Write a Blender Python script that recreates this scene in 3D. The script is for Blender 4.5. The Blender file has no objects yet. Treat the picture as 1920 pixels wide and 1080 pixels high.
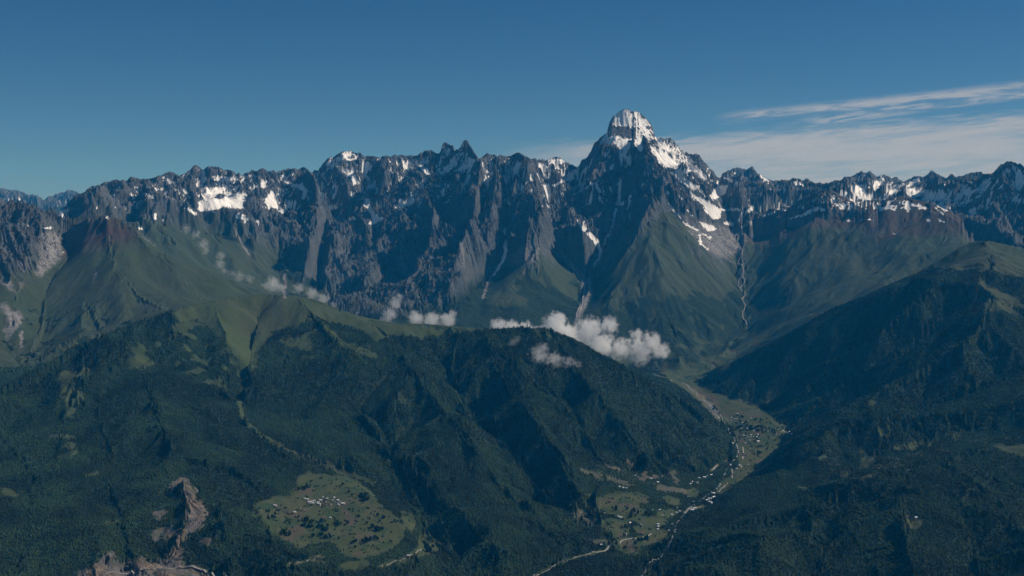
HAZE_D = 1.5e-5; HAZE_COL = (.02, .43, 1, 1); SUN_E = 4.8; SUN_EL = 40; SUN_AZ = 82; SKY_S = .055; EXPO = -0.27; CIRRUS = .88; CIRRUS_COL = (8.8, 9.3, 10.2, 1); SKY_LOW = (.56, .82, 1.06, 1); SKY_TOP = (.28, .74, 1.02, 1)
import bpy, math, time
import numpy as np
T0 = time.time()
rng = np.random.default_rng(7)
f32 = np.float32
# ------------------------------------------------------------------ camera model
FPX = 2318.0; HZ = 400.0; CAMZ = 3200.0
PITCH = math.atan((540 - HZ) / FPX)
cp, sp = math.cos(PITCH), math.sin(PITCH)

def ray(u, v):
    x = (np.asarray(u, float) - 960) / FPX; y = (540 - np.asarray(v, float)) / FPX
    dy = cp + y * sp; dz = -sp + y * cp
    return np.arctan2(x, dy), dz / np.hypot(x, dy)          # azimuth, tangent of elevation

def project(X, Y, Z):
    z = Z - CAMZ
    d = Y * cp - z * sp; up = Y * sp + z * cp
    return 960 + FPX * X / d, 540 - FPX * up / d

# ------------------------------------------------------------------ noise
def hsh(ix, iy, s):
    h = ix.astype(np.uint32) * np.uint32(374761393) + iy.astype(np.uint32) * np.uint32(668265263) + np.uint32((s * 2246822519) & 0xffffffff)
    h = (h ^ (h >> np.uint32(13))) * np.uint32(1274126177)
    return h ^ (h >> np.uint32(16))
_a = np.arange(256) * (2 * np.pi / 256)
CT, ST = np.cos(_a).astype(f32), np.sin(_a).astype(f32)

def gn(x, y, s=0):
    fx = np.floor(x); fy = np.floor(y)
    ix = fx.astype(np.int64) & 0xffffffff; iy = fy.astype(np.int64) & 0xffffffff
    x = (x - fx).astype(f32); y = (y - fy).astype(f32)
    ux = x * x * x * (x * (x * 6 - 15) + 10); uy = y * y * y * (y * (y * 6 - 15) + 10)
    def g(a, b):
        k = hsh(ix + a, iy + b, s) & np.uint32(255)
        return CT[k] * (x - a) + ST[k] * (y - b)
    n0 = g(0, 0); n0 += ux * (g(1, 0) - n0)
    n1 = g(0, 1); n1 += ux * (g(1, 1) - n1)
    return (n0 + uy * (n1 - n0)) * f32(1.5)

def fbm(x, y, o=4, s=0, gain=.5, lac=2.03):
    a, t = 1.0, 0
    for k in range(o):
        t = t + a * gn(x, y, s + k * 17); x = x * lac + 13.7; y = y * lac - 7.1; a *= gain
    return t

def ridged(x, y, o=4, s=0, gain=.5):
    a, t = 1.0, 0
    for k in range(o):
        t = t + a * (1 - 2 * np.abs(gn(x, y, s + k * 17))); x = x * 2.07 + 3.7; y = y * 2.07 - 9.1; a *= gain
    return t

def ss(a, b, x):
    t = np.clip((x - a) / (b - a), 0, 1); return t * t * (3 - 2 * t)

def blur(a, s, axis):
    r = int(3 * s + 1); k = np.exp(-.5 * (np.arange(-r, r + 1) / s) ** 2); k /= k.sum()
    a = np.moveaxis(a, axis, 0); p = np.concatenate([np.repeat(a[:1], r, 0), a, np.repeat(a[-1:], r, 0)])
    o = sum(k[i] * p[i:i + len(a)] for i in range(2 * r + 1))
    return np.moveaxis(o, 0, axis)

# ------------------------------------------------------------------ control lines: pixel column, pixel row, range in km
# crests that stand against something farther: (points, back distance km, back drop m, correction width, azimuth smoothing)
CREST = {
'fore': ([(-220,930,7.9),(-80,785,8.5),(0,725,8.8),(70,690,9.0),(150,645,9.3),(250,606,9.6),(330,580,9.8),(400,563,10.0),(455,554,10.2),(500,551,10.2),(560,555,10.15),(600,565,10.1),(640,582,10.0),(690,597,9.9),(740,607,9.8),(800,607,9.7),(860,613,9.6),(920,618,9.55),(980,613,9.5),(1030,616,9.45),(1080,637,9.4),(1130,664,9.35),(1190,695,9.3),(1250,729,9.25),(1300,764,9.15),(1345,799,9.0),(1372,828,8.9)], .9, 260, 300, 4),
'left': ([(-220,350,14.2),(-60,372,13.8),(0,384,13.6),(40,376,13.5),(60,385,13.4),(90,400,13.3),(120,409,13.2),(150,413,13.1),(175,408,13.0),(200,403,12.9),(222,411,12.8),(245,425,12.7),(270,447,12.5),(300,470,12.4),(340,489,12.3),(380,504,12.2),(430,527,12.0),(470,547,11.9),(510,575,11.6),(560,625,11.2)], .9, 380, 300, 3),
'buttress': ([(893,299,16.8),(870,317,16.75),(845,335,16.7),(820,350,16.65),(800,362,16.6),(780,377,16.6),(755,398,16.55),(725,412,16.5),(690,430,16.45),(660,452,16.35),(632,478,16.2),(612,503,15.9),(607,535,15.4),(616,568,14.9),(640,592,14.3)], .6, 240, 250, 1.5),
'right': ([(1306,706,12.1),(1350,688,12.0),(1400,665,11.8),(1450,640,11.7),(1500,612,11.6),(1560,578,11.6),(1620,555,11.7),(1700,520,11.9),(1735,503,12.0),(1770,482,12.2),(1800,463,12.3),(1825,452,12.3),(1850,451,12.3),(1880,457,12.3),(1930,468,12.3),(2000,478,12.2),(2150,500,12.2)], .8, 350, 300, 3),
'purple': ([(1385,446,16.9),(1400,428,16.9),(1430,410,16.8),(1470,396,16.7),(1500,375,16.7),(1520,362,16.7),(1540,357,16.7),(1556,354,16.7),(1575,367,16.7),(1595,377,16.6),(1625,373,16.5),(1650,375,16.4),(1675,369,16.4),(1692,367,16.4),(1715,374,16.3),(1745,382,16.2),(1780,395,16.0),(1830,424,15.6),(1870,446,15.2),(1920,462,15.0),(2000,475,14.8),(2150,480,14.8)], .7, 300, 300, 2),
'sky': ([(60,440,16.0),(100,410,16.2),(125,384,16.4),(150,361,16.5),(168,352,16.6),(185,346,16.8),(215,338,17.0),(238,337,17.1),(250,331,17.2),(262,334,17.2),(275,334,17.2),(300,331,17.3),(310,324,17.4),(320,322,17.4),(330,328,17.5),(345,327,17.6),(355,321,17.7),(363,311,17.8),(370,307,17.8),(376,311,17.9),(384,316,18),(395,313,18),(402,312,18),(415,314,18),(425,318,18),(440,321,18),(455,328,18),(468,322,18),(480,319,18),(495,317,18),(510,321,18),(525,322,18),(540,315,18.1),(552,316,18.1),(570,314,18.2),(585,321,18.3),(597,318,18.4),(606,305,18.4),(618,296,18.5),(632,290,18.5),(645,283,18.5),(655,281,18.5),(665,287,18.5),(675,287,18.5),(690,293,18.4),(703,292,18.4),(712,293,18.3),(735,293,18.3),(748,290,18.3),(770,292,18.3),(785,289,18.3),(797,283,18.3),(805,278,18.3),(812,283,18.3),(820,289,18.2),(826,284,18.0),(830,272,18.0),(834,268,18.0),(840,269,18.0),(845,271,18.0),(850,270,18),(852,279,18),(858,282,18),(864,275,18),(868,266,18),(873,261,18),(877,264,18),(881,274,17.9),(888,283,17.7),(896,294,17.4),(902,293,17.2),(907,290,17),(914,286,17),(922,291,17),(932,293,17),(942,291,17),(950,293,17),(957,292,17),(962,288,17),(969,284,17),(977,287,17),(987,294,17),(995,299,17),(1005,297,17),(1018,300,17.1),(1030,300,17.2),(1040,294,17.3),(1050,296,17.3),(1060,303,17.3),(1072,308,17.3),(1084,314,17.2),(1090,302,17.2),(1100,292,17.25),(1110,278,17.3),(1114,270,17.3),(1122,261,17.35),(1128,255,17.4),(1137,250,17.45),(1140,240,17.5),(1142,230,17.5),(1147,222,17.5),(1152,216,17.5),(1160,210,17.5),(1168,205,17.5),(1175,203,17.5),(1181,205,17.5),(1185,209,17.5),(1190,207,17.5),(1198,210,17.5),(1206,216,17.5),(1213,224,17.5),(1219,230,17.5),(1224,238,17.5),(1226,249,17.5),(1230,258,17.5),(1234,262,17.7),(1239,257,17.9),(1250,258,18),(1260,260,18),(1268,268,18),(1275,280,18),(1283,285,18),(1292,289,18),(1305,288,18),(1312,293,18),(1316,300,18),(1323,303,17.9),(1330,311,17.8),(1338,320,17.7),(1346,333,17.6),(1356,334,17.4),(1368,333,17.3),(1380,330,17.2),(1390,326,17.1),(1398,328,17.1),(1408,333,17.0),(1420,340,17.0),(1432,343,17.0),(1445,352,17),(1460,364,17),(1480,378,17.3),(1500,386,17.4),(1525,392,17.5)], 1.0, 520, 260, 1.0),
'dark': ([(1425,345,19.5),(1440,340,19.5),(1460,339,19.5),(1480,337,19.5),(1492,334,19.5),(1503,338,19.5),(1515,336,19.6),(1525,342,19.6),(1540,345,19.8),(1560,352,20),(1590,365,20)], .8, 300, 250, 1.2),
'farmid': ([(1352,330,23),(1358,325,23),(1370,319,23),(1382,315,23),(1392,317,23),(1402,316,23),(1412,313,23),(1420,322,23),(1430,333,23),(1445,339,23),(1470,345,23)], .9, 400, 350, 1.2),
'farright': ([(1480,350,23),(1520,346,23),(1545,343,23),(1560,341,23),(1575,338,22.5),(1590,330,22.3),(1605,325,22),(1618,322,22),(1628,322,22),(1636,324,22),(1645,329,22),(1652,327,22),(1660,329,22),(1672,335,22),(1682,334,22),(1692,341,22),(1700,340,22),(1715,332,22),(1728,330,22),(1738,326,22),(1745,319,22),(1752,322,22),(1762,330,22),(1775,333,23),(1785,327,23),(1795,330,23),(1810,327,23),(1830,322,23),(1850,324,23),(1862,325,22),(1880,330,21)], .9, 420, 350, 1.0),
'east': ([(1735,383,19),(1760,375,18.9),(1790,366,18.7),(1820,352,18.5),(1845,340,18.4),(1858,328,18.3),(1870,315,18.2),(1880,308,18.1),(1890,304,18.1),(1898,303,18.1),(1906,306,18.1),(1914,308,18.1),(1922,316,18.1),(1960,325,18.1),(2010,310,18.2),(2150,330,18.4)], .9, 450, 260, .8),
'farleft': ([(-220,350,36),(-60,352,36),(0,355,36),(18,354,36),(35,359,36),(52,365,36),(68,366,36),(80,374,36),(95,369,36),(108,364,36),(118,361,36),(128,356,36),(138,358,36),(150,364,36),(170,372,36),(220,385,36),(300,390,36)], 1.2, 500, 500, 1.0),
}
# interior lines: spurs, gullies, valley floors
LINES = [
# main valley river and floors
[(1230,1230,5.0),(1215,1080,6.03),(1225,1030,6.52),(1240,1000,6.76),(1290,940,7.45),(1340,890,8.14),(1385,850,8.78),(1402,820,9.35),(1398,790,10.0),(1340,745,11.2),(1285,710,12.3),(1330,684,12.9),(1400,640,14.0),(1397,605,14.9),(1390,560,15.4),(1392,520,15.75),(1388,480,16.1),(1382,455,16.4)],
[(1378,845,8.9),(1372,800,9.9),(1335,757,11.0),(1290,720,12.0)],
[(1300,714,12.2),(1340,738,11.4),(1395,758,10.8),(1435,772,10.4),(1468,800,9.75),(1470,822,9.3),(1440,855,8.75),(1400,893,8.1),(1352,922,7.65),(1312,962,7.16),(1262,1012,6.65),(1228,1062,6.2),(1300,1250,4.9)],
[(1378,848,8.85),(1345,868,8.45),(1310,890,8.05),(1260,880,8.1),(1200,872,7.95),(1130,905,7.45),(1110,935,7.15),(1135,975,6.85),(1140,1020,6.5)],
[(1300,945,7.35),(1230,960,7.0),(1160,950,7.05)],
[(1150,1030,6.42),(1060,1055,6.15),(1000,1080,5.95),(880,1130,5.6),(700,1200,5.15)],
# stream ravine left of the centre hill
[(490,590,10.0),(472,650,9.5),(468,690,9.1),(455,735,8.6),(457,785,8.08),(500,822,7.78),(570,862,7.54),(622,882,7.42),(690,915,7.2),(738,955,6.92),(778,992,6.7),(832,1062,6.15),(862,1125,5.7),(900,1250,5.0)],
# bowl ribs and left hill
[(400,563,10.0),(420,620,9.4),(430,680,8.95),(415,740,8.35)],
[(330,582,9.8),(320,640,9.2),(262,690,8.85),(290,760,8.1),(320,850,7.3),(430,880,7.15),(500,925,6.95)],
[(150,645,9.3),(160,700,8.8),(130,760,8.4),(110,830,7.8)],
[(250,606,9.6),(225,680,9.05),(180,760,8.3),(210,860,7.45)],
[(0,800,8.25),(60,880,7.5),(60,980,6.7),(30,1080,6.0)],
[(200,900,7.15),(230,980,6.5),(250,1060,5.95)],
[(345,900,6.75),(350,950,6.45),(345,1000,6.25),(300,1050,6.05),(200,1060,6.0)],
[(100,1085,5.9),(200,1082,5.88),(300,1078,5.85),(400,1080,5.85),(500,1090,5.75)],
# village shelf
[(500,925,6.95),(560,905,7.15),(640,905,7.15),(720,935,6.92),(770,975,6.62)],
[(480,960,6.75),(540,955,6.8),(620,950,6.85),(700,965,6.72),(760,990,6.5)],
[(500,1005,6.4),(580,1020,6.3),(680,1030,6.2),(750,1040,6.12)],
[(400,1060,5.95),(500,1060,5.9),(620,1075,5.8),(740,1090,5.7),(780,1050,6.05)],
[(400,940,6.6),(420,1000,6.2)],
# centre hill spurs / ravines
[(560,560,10.1),(600,610,9.6),(640,650,9.25),(650,700,8.9),(600,740,8.6),(560,800,8.1)],
[(500,660,9.3),(540,640,9.45),(575,600,9.75)],
[(690,600,9.85),(740,660,9.2),(800,740,8.45),(870,820,7.75),(960,920,7.05),(1020,990,6.5),(1060,1030,6.25)],
[(640,760,8.35),(720,830,7.8),(800,900,7.2),(870,970,6.65),(930,1040,6.1)],
[(680,780,8.45),(750,880,7.55),(800,960,6.95),(870,1060,6.2)],
[(860,640,9.5),(845,700,9.15),(855,745,8.75),(900,795,8.35),(965,865,7.8),(1010,925,7.35),(1070,965,6.95),(1120,990,6.75)],
[(905,625,9.45),(940,700,8.75),(1000,790,8.0),(1050,860,7.5),(1100,925,7.05)],
[(1000,700,8.95),(1060,770,8.45),(1120,860,7.85),(1160,905,7.5)],
[(1050,640,9.3),(1110,730,8.55),(1180,810,8.05),(1250,880,7.75)],
[(1130,720,8.85),(1200,800,8.3),(1280,870,8.0)],
[(1170,700,9.2),(1230,770,8.7),(1300,850,8.3),(1330,872,8.3)],
[(1240,745,9.1),(1300,810,8.75),(1345,860,8.5)],
# right foreground
[(1850,452,12.2),(1860,490,11.5),(1840,522,10.9)],
[(1620,556,11.65),(1700,545,11.2),(1760,523,11.0),(1840,521,10.9),(1870,550,10.7),(1920,590,10.4),(1990,640,10.0)],
[(1700,600,11.1),(1620,650,11.0),(1530,705,10.9),(1440,757,10.7)],
[(1740,540,10.9),(1660,600,10.6),(1580,655,10.5),(1500,712,10.4),(1440,756,10.5)],
[(1800,560,10.8),(1740,620,10.6),(1660,680,10.3),(1560,745,10.0),(1480,795,9.75)],
[(1860,560,10.4),(1820,650,9.75),(1750,690,9.55),(1673,722,9.3),(1580,772,9.1),(1500,815,8.95),(1475,822,9.1)],
[(1960,680,9.6),(1860,720,9.3),(1760,750,9.1),(1660,790,8.75),(1580,815,8.75),(1510,838,8.7)],
[(1960,740,8.7),(1840,755,8.6),(1740,765,8.5),(1647,775,8.4),(1557,808,8.25),(1493,836,8.2),(1420,880,8.05)],
[(1960,800,8.4),(1820,790,8.5),(1720,815,8.3),(1660,830,8.15),(1600,880,7.75),(1520,925,7.35),(1420,955,7.12),(1320,985,6.92)],
[(1960,840,7.9),(1880,836,7.85),(1827,827,7.9),(1740,850,7.7),(1660,880,7.45)],
[(1850,875,7.5),(1760,862,7.35),(1700,876,7.2),(1600,917,6.95),(1500,957,6.75),(1400,992,6.52),(1295,1040,6.27)],
[(1760,862,7.35),(1830,895,7.0),(1880,940,6.65),(1930,1000,6.2),(1980,1080,5.7)],
[(2000,900,7.4),(1960,960,7.0),(2000,1060,6.3)],
[(1700,876,7.2),(1690,950,6.55),(1700,1020,6.0),(1720,1100,5.5),(1740,1250,4.8)],
[(1600,930,6.95),(1570,1000,6.4),(1540,1060,6.0),(1520,1150,5.5),(1500,1250,5.0)],
[(1500,1005,6.25),(1440,1025,6.0),(1370,1060,5.75),(1300,1100,5.5),(1280,1250,4.8)],
[(1500,970,6.75),(1420,1010,6.4),(1330,1050,6.1),(1270,1090,5.85)],
[(1800,960,6.6),(1830,1050,6.0),(1850,1120,5.6)],
# left mountain
[(200,404,12.9),(205,450,12.5),(215,500,12.0),(260,560,11.45),(320,590,11.1)],
[(300,471,12.35),(350,540,11.7),(400,575,11.35)],
[(40,377,13.5),(30,430,13.0),(45,500,12.35),(30,570,11.7),(20,640,11.1)],
[(90,402,13.3),(140,440,12.9),(110,500,12.45),(85,560,11.95),(78,630,11.3),(60,675,10.8)],
[(150,520,12.1),(160,580,11.5),(190,630,11.0)],
[(-60,740,9.6),(0,705,10.2),(60,682,10.55),(150,640,10.8),(250,612,10.9),(330,592,10.9),(390,580,10.95),(450,572,11.2)],
# main range, left part
[(150,362,16.5),(180,420,15.6),(230,470,14.9)],
[(318,323,17.4),(300,370,16.6),(290,420,15.9),(330,470,15.3)],
[(250,332,17.2),(265,400,16.6),(250,440,16)],
[(370,308,17.8),(350,350,17.2),(340,385,16.8),(345,420,16.2)],
[(360,392,17.2),(385,370,17.5),(420,362,17.6),(450,365,17.6)],
[(370,398,16.9),(410,392,17.0),(450,398,16.9)],
[(400,440,16.0),(430,480,15.5),(450,520,15.1),(500,560,14.6)],
[(495,318,18.0),(480,370,17.2),(475,420,16.4),(480,470,15.7)],
[(500,370,17.5),(520,385,17.3),(530,395,17.1),(535,430,16.6),(520,500,15.7),(535,560,15.0)],
[(527,322,18.0),(560,345,17.4),(592,372,16.9),(600,400,16.6),(590,450,16.0),(575,500,15.5),(565,560,14.9)],
[(600,330,18.3),(615,390,17.7),(625,440,17.3),(605,480,16.7),(597,520,16.0),(590,560,15.3)],
[(650,283,18.5),(640,330,18.0),(650,380,17.6),(665,410,17.4),(672,430,17.2)],
[(690,372,18.0),(697,395,17.7),(705,415,17.4)],
[(712,293,18.3),(720,350,17.6),(725,390,17.1),(730,402,16.8)],
[(730,385,17.4),(755,380,17.5),(775,372,17.5)],
[(748,290,18.3),(745,340,17.7),(742,372,17.3)],
[(800,300,18.2),(785,340,17.8),(770,365,17.6)],
[(834,270,18.0),(830,310,17.5),(820,340,17.0)],
# centre massif ribs and gullies
[(903,294,17.0),(898,340,16.5),(896,400,15.85),(885,440,15.45),(860,500,14.8),(840,560,14.1),(830,600,13.7)],
[(860,400,16.35),(840,450,15.95),(800,510,15.5),(760,570,14.9)],
[(800,365,16.55),(815,430,15.75),(800,480,15.3),(770,540,14.7),(750,590,14.2)],
[(740,470,16.0),(720,520,15.6),(705,570,15.0)],
[(700,428,16.45),(715,480,15.7),(690,540,15.1),(675,590,14.3)],
[(932,293,17.0),(935,350,16.5),(925,400,16.0),(915,450,15.5)],
[(950,300,17.1),(958,350,16.7),(952,420,16.1),(945,480,15.55),(912,530,15.1),(880,575,14.6)],
[(969,285,17.0),(985,340,16.3),(1000,400,15.75),(1010,440,15.4),(1000,490,14.9),(1020,545,14.4),(1050,595,13.9)],
[(920,300,17.1),(915,360,16.7),(905,420,16.2),(895,480,15.7),(850,560,15.0)],
[(1010,300,17.1),(1025,350,16.7),(1035,400,16.25),(1040,450,15.8),(1060,490,15.5),(1098,545,15.0),(1088,600,14.3)],
[(1045,300,17.3),(1060,360,16.5),(1070,410,16.0),(1085,450,15.6),(1100,490,15.25)],
[(1084,315,17.25),(1088,370,16.7),(1092,410,16.3),(1113,455,15.9),(1127,470,15.65),(1112,505,15.35),(1102,550,14.95)],
# Tall twin-topped peak: faces and spurs
[(1142,235,17.4),(1150,252,17.15),(1180,262,17.05),(1210,262,17.1),(1225,262,17.3)],
[(1140,250,17.3),(1160,262,17.0),(1190,275,16.85),(1205,268,16.95)],
[(1140,252,17.35),(1130,290,16.9),(1115,330,16.6),(1110,370,16.3)],
[(1165,268,16.95),(1175,300,16.8),(1182,318,16.75),(1165,345,16.7),(1160,390,16.3),(1152,430,15.95),(1130,468,15.6)],
[(1195,272,16.85),(1205,300,16.5),(1225,350,16.15),(1220,380,15.8),(1215,400,15.55),(1232,470,14.85),(1245,550,14.15),(1265,620,13.55),(1292,680,13.0)],
[(1215,400,15.55),(1175,460,15.0),(1150,520,14.5),(1140,580,13.9),(1160,640,13.4)],
[(1222,262,17.3),(1250,300,16.9),(1285,350,16.5),(1310,400,16.2),(1335,430,16.1)],
[(1215,400,15.55),(1260,420,15.5),(1310,460,15.4),(1350,520,15.15),(1375,580,14.7)],
[(1275,325,17.35),(1305,345,17.2),(1335,378,16.95),(1362,412,16.75),(1385,448,16.45)],
[(1292,290,18.0),(1300,320,17.5),(1325,350,17.2),(1338,372,17.05)],
[(1346,333,17.6),(1352,360,17.5),(1345,376,17.2)],
[(1395,327,17.1),(1385,370,16.8),(1375,400,16.7)],
[(1395,327,17.1),(1405,370,16.7),(1410,405,16.45)],
# purple hill faces
[(1556,356,16.7),(1540,420,15.9),(1500,480,15.3),(1460,540,14.8),(1425,600,14.5)],
[(1640,410,16.0),(1600,470,15.3),(1560,530,14.5),(1500,585,13.9),(1450,615,13.8)],
[(1692,368,16.4),(1700,430,15.5),(1690,480,14.8),(1640,525,14.1),(1590,565,13.6)],
[(1780,400,15.8),(1770,450,15.1),(1730,485,14.5)],
# hidden valleys
[(1420,665,12.6),(1500,640,12.6),(1600,600,12.7),(1700,560,12.8),(1800,510,13.0),(1900,500,13.1),(2050,520,13)],
[(1230,700,12.9),(1150,690,12.7),(1080,660,12.6),(980,655,12.3),(900,650,12.1),(800,640,12.0),(720,625,12.2),(650,610,12.5),(600,605,12.7),(540,600,13.0),(450,570,13.6)],
[(430,555,13.9),(380,530,14.1),(300,500,14.2),(230,480,14.4),(160,460,14.6),(80,450,14.9),(-60,440,15.2)],
# far foot lines
[(-60,470,22),(60,460,22),(150,440,22),(300,430,23)],[(-60,430,30),(60,430,30),(150,430,30),(300,430,30)],
[(1420,380,18.3),(1500,395,18.2),(1600,400,18.0),(1700,400,17.8),(1760,405,17.5),(1830,440,16.9),(1890,462,16.4),(1960,475,16.2),(2150,480,16.2)],
[(1560,380,20.8),(1650,385,20.4),(1740,392,20.0)],
[(1605,326,22),(1600,345,21.7),(1590,360,21.4)],[(1625,355,21.7),(1615,362,21.4)],
[(1645,330,22),(1640,350,21.5),(1635,370,21.2)],[(1680,345,21.8),(1670,365,21.4)],
[(1746,321,22),(1735,345,21.4),(1725,370,21.0)],[(1715,350,21.8),(1705,362,21.5)],
[(1892,305,18.1),(1870,360,17.3),(1860,400,16.8)],[(1892,305,18.1),(1915,370,17.2),(1930,430,16.6)],
[(1845,345,18.3),(1810,390,17.6),(1790,400,17.3)],[(1880,350,17.9),(1840,400,17.3)],
]
ARCS = [(4.0, 1440), (2.6, 1700), (42.5, 2000)]      # ranges kept near a level: km, m

A0, A1 = math.radians(-31.0), math.radians(31.0)
R0, R1 = 2600.0, 44000.0
NA, NR = 712, 640
LR0, LR1 = math.log(R0), math.log(R1)

def densify(pts, n=60):
    P = np.array(pts, float); out = []
    for a, b in zip(P[:-1], P[1:]):
        t = np.linspace(0, 1, n)[:, None]; out.append(a + (b - a) * t)
    return np.concatenate(out)

S = np.zeros((NA, NR)); W = np.zeros((NA, NR))
def stamp(az, R, z, w=1.0):
    i = np.rint((az - A0) / (A1 - A0) * (NA - 1)).astype(int); j = np.rint((np.log(R) - LR0) / (LR1 - LR0) * (NR - 1)).astype(int)
    k = (i >= 0) & (i < NA) & (j >= 0) & (j < NR)
    np.add.at(S, (i[k], j[k]), (z * w)[k] if np.ndim(z) else z * w); np.add.at(W, (i[k], j[k]), w)
crest_tab = {}
for name, (pts, bd, drop, cw, sm) in CREST.items():
    D = densify(pts); az, te = ray(D[:, 0], D[:, 1]); R = D[:, 2] * 1000
    stamp(az, R, CAMZ + R * te, 50.0)
    crest_tab[name] = (az, te, R, cw, sm)
for pts in LINES:
    D = densify(pts); az, te = ray(D[:, 0], D[:, 1]); R = D[:, 2] * 1000
    stamp(az, R, CAMZ + R * te)
# ground behind each crest falls away
for name, (pts, bd, drop, cw, sm) in CREST.items():
    D = densify(pts, 25); az, te = ray(D[:, 0], D[:, 1]); R = D[:, 2] * 1000
    zc = CAMZ + R * te; R2 = R + bd * 1000
    i = np.rint((az - A0) / (A1 - A0) * (NA - 1)).astype(int); j = np.rint((np.log(R2) - LR0) / (LR1 - LR0) * (NR - 1)).astype(int)
    k = (i >= 4) & (i < NA - 4); az, R2, zc, i, j = az[k], R2[k], zc[k], i[k], j[k]
    free = np.ones(len(i), bool)
    for di in (-3, 0, 3):
        for dj in (-8, -4, -2, 0, 2, 4, 8): free &= W[i + di, np.clip(j + dj, 0, NR - 1)] == 0
    stamp(az[free], R2[free], (zc - drop)[free], .3)
aa = np.linspace(A0, A1, 4000)
for R, z in ARCS: stamp(aa, np.full(4000, R * 1000.0), z + 0 * aa)
FIX = W > 0
ZC = np.where(FIX, S / np.maximum(W, 1e-9), 0)

def relax(z, fix, val, wa, wr, it, om=1.7):
    ni, nj = z.shape; I, J = np.indices(z.shape); masks = [((I + J) % 2 == p) & ~fix for p in (0, 1)]
    c = 1 / (2 * wa + 2 * wr)
    for _ in range(it):
        for m in masks:
            p = np.pad(z, 1, mode='edge')
            n = (wa * (p[:-2, 1:-1] + p[2:, 1:-1]) + wr * (p[1:-1, :-2] + p[1:-1, 2:])) * c
            z = np.where(m, z + om * (n - z), z)
    return z
def solve(fix, val, wa, wr):
    ni, nj = fix.shape
    if min(ni, nj) <= 20:
        z = np.where(fix, val, val[fix].mean()); return relax(z, fix, val, wa, wr, 400, 1.5)
    a, b = (ni + 1) // 2, (nj + 1) // 2
    F = np.zeros((a, b)); V = np.zeros((a, b)); I, J = np.nonzero(fix)
    np.add.at(F, (I // 2, J // 2), 1); np.add.at(V, (I // 2, J // 2), val[I, J])
    c = solve(F > 0, V / np.maximum(F, 1), wa / 4, wr / 4)
    z = np.repeat(np.repeat(c, 2, 0), 2, 1)[:ni, :nj]
    z = np.where(fix, val, z)
    return relax(z, fix, val, wa, wr, 60)
da, dr = (A1 - A0) / (NA - 1), (LR1 - LR0) / (NR - 1)
s_ = (da * dr); BASE = solve(FIX, ZC, s_ / da ** 2, s_ / dr ** 2)
BASE = BASE * .45 + .55 * blur(blur(BASE, .8, 0), .8, 1)
_az = np.linspace(A0, A1, NA)[:, None]; _R = np.exp(np.linspace(LR0, LR1, NR))[None]
_u, _v = project(_R * np.sin(_az), _R * np.cos(_az), BASE)
ROCKB = np.array([(-200,430),(60,430),(180,425),(260,432),(330,420),(400,425),(470,440),(540,470),(600,520),(640,640),(760,600),(850,560),(900,520),(945,490),(985,475),(1010,440),(1045,455),(1080,470),(1110,480),(1140,455),(1180,405),(1215,392),(1260,400),(1310,430),(1345,425),(1385,432),(1420,415),(1500,400),(1600,395),(1700,395),(1800,480),(1900,560),(2150,560)], float)
_far = _R > 13000; _purp = (_R > 12900) & (_R < 17500) & (_u > 1392)
_g = np.where(_far & (_R < 18500), np.where(_purp, ss(375, 400, _v), ss(5, 60, _v - np.interp(_u, ROCKB[:, 0], ROCKB[:, 1]))), 0)
_soft = blur(blur(BASE, 7, 0), 2.6, 1); BASE = BASE + (_soft - BASE) * _g * .9
_n = ((_R < 12500) & (_R > 5000)) * (1 - ss(.3, .9, blur(blur(FIX * 1.0, 1, 0), 1, 1) * 0)) * .55
_soft = blur(blur(BASE, 4, 0), 2.2, 1); BASE = BASE + (_soft - BASE) * _n * .8
print('base', time.time() - T0)

# ------------------------------------------------------------------ fine grid, rows denser where the ground faces the viewpoint
NC, NROW = int(globals().get('NCOL', 2120)), int(globals().get('NROWS', 2000))
lr = np.linspace(LR0, LR1, NR); Rr = np.exp(lr)
tb = (BASE - CAMZ) / Rr[None]
run = np.maximum.accumulate(tb, 1)
vis = np.zeros_like(tb); vis[:, 1:] = np.maximum(0, run[:, 1:] - run[:, :-1])
slopeonly = np.abs(np.gradient(BASE, axis=1)) / Rr[None]
dens = vis * 1.0 + .12 * slopeonly + .00012 + .35 * dr * 400 / Rr[None]
dens = blur(blur(dens, 14, 0), 3, 1)
dens[:, Rr < 4200] *= .15; dens[:, Rr > 39000] *= .3
cum = np.concatenate([np.zeros((NA, 1)), np.cumsum((dens[:, 1:] + dens[:, :-1]) / 2, 1)], 1)
cum /= cum[:, -1:]
q = np.linspace(0, 1, NROW)
LRc = np.stack([np.interp(q, cum[i], lr) for i in range(NA)])
ca = np.linspace(0, NA - 1, NC); i0 = np.minimum(ca.astype(int), NA - 2); fa = (ca - i0)[:, None]
LRf = LRc[i0] * (1 - fa) + LRc[i0 + 1] * fa
AZ = np.linspace(A0, A1, NC)[:, None] + 0 * LRf
R = np.exp(LRf); X = (R * np.sin(AZ)); Y = (R * np.cos(AZ))

def sample(G, az, LR):     # Catmull-Rom in both directions
    a = (az - A0) / (A1 - A0) * (NA - 1); b = (LR - LR0) / (LR1 - LR0) * (NR - 1)
    i = np.clip(np.floor(a).astype(int), 0, NA - 2); j = np.clip(np.floor(b).astype(int), 0, NR - 2)
    s, t = a - i, b - j
    def w(t): return (-.5*t+t*t-.5*t**3, 1-2.5*t*t+1.5*t**3, .5*t+2*t*t-1.5*t**3, -.5*t*t+.5*t**3)
    ws, wt = w(s), w(t); o = 0
    for p in range(4):
        ii = np.clip(i + p - 1, 0, NA - 1); r = 0
        for q_ in range(4): r = r + wt[q_] * G[ii, np.clip(j + q_ - 1, 0, NR - 1)]
        o = o + ws[p] * r
    return o
Z = sample(BASE, AZ, LRf)
U0, V0 = project(X, Y, Z)
print('fine', Z.shape, time.time() - T0)

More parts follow.
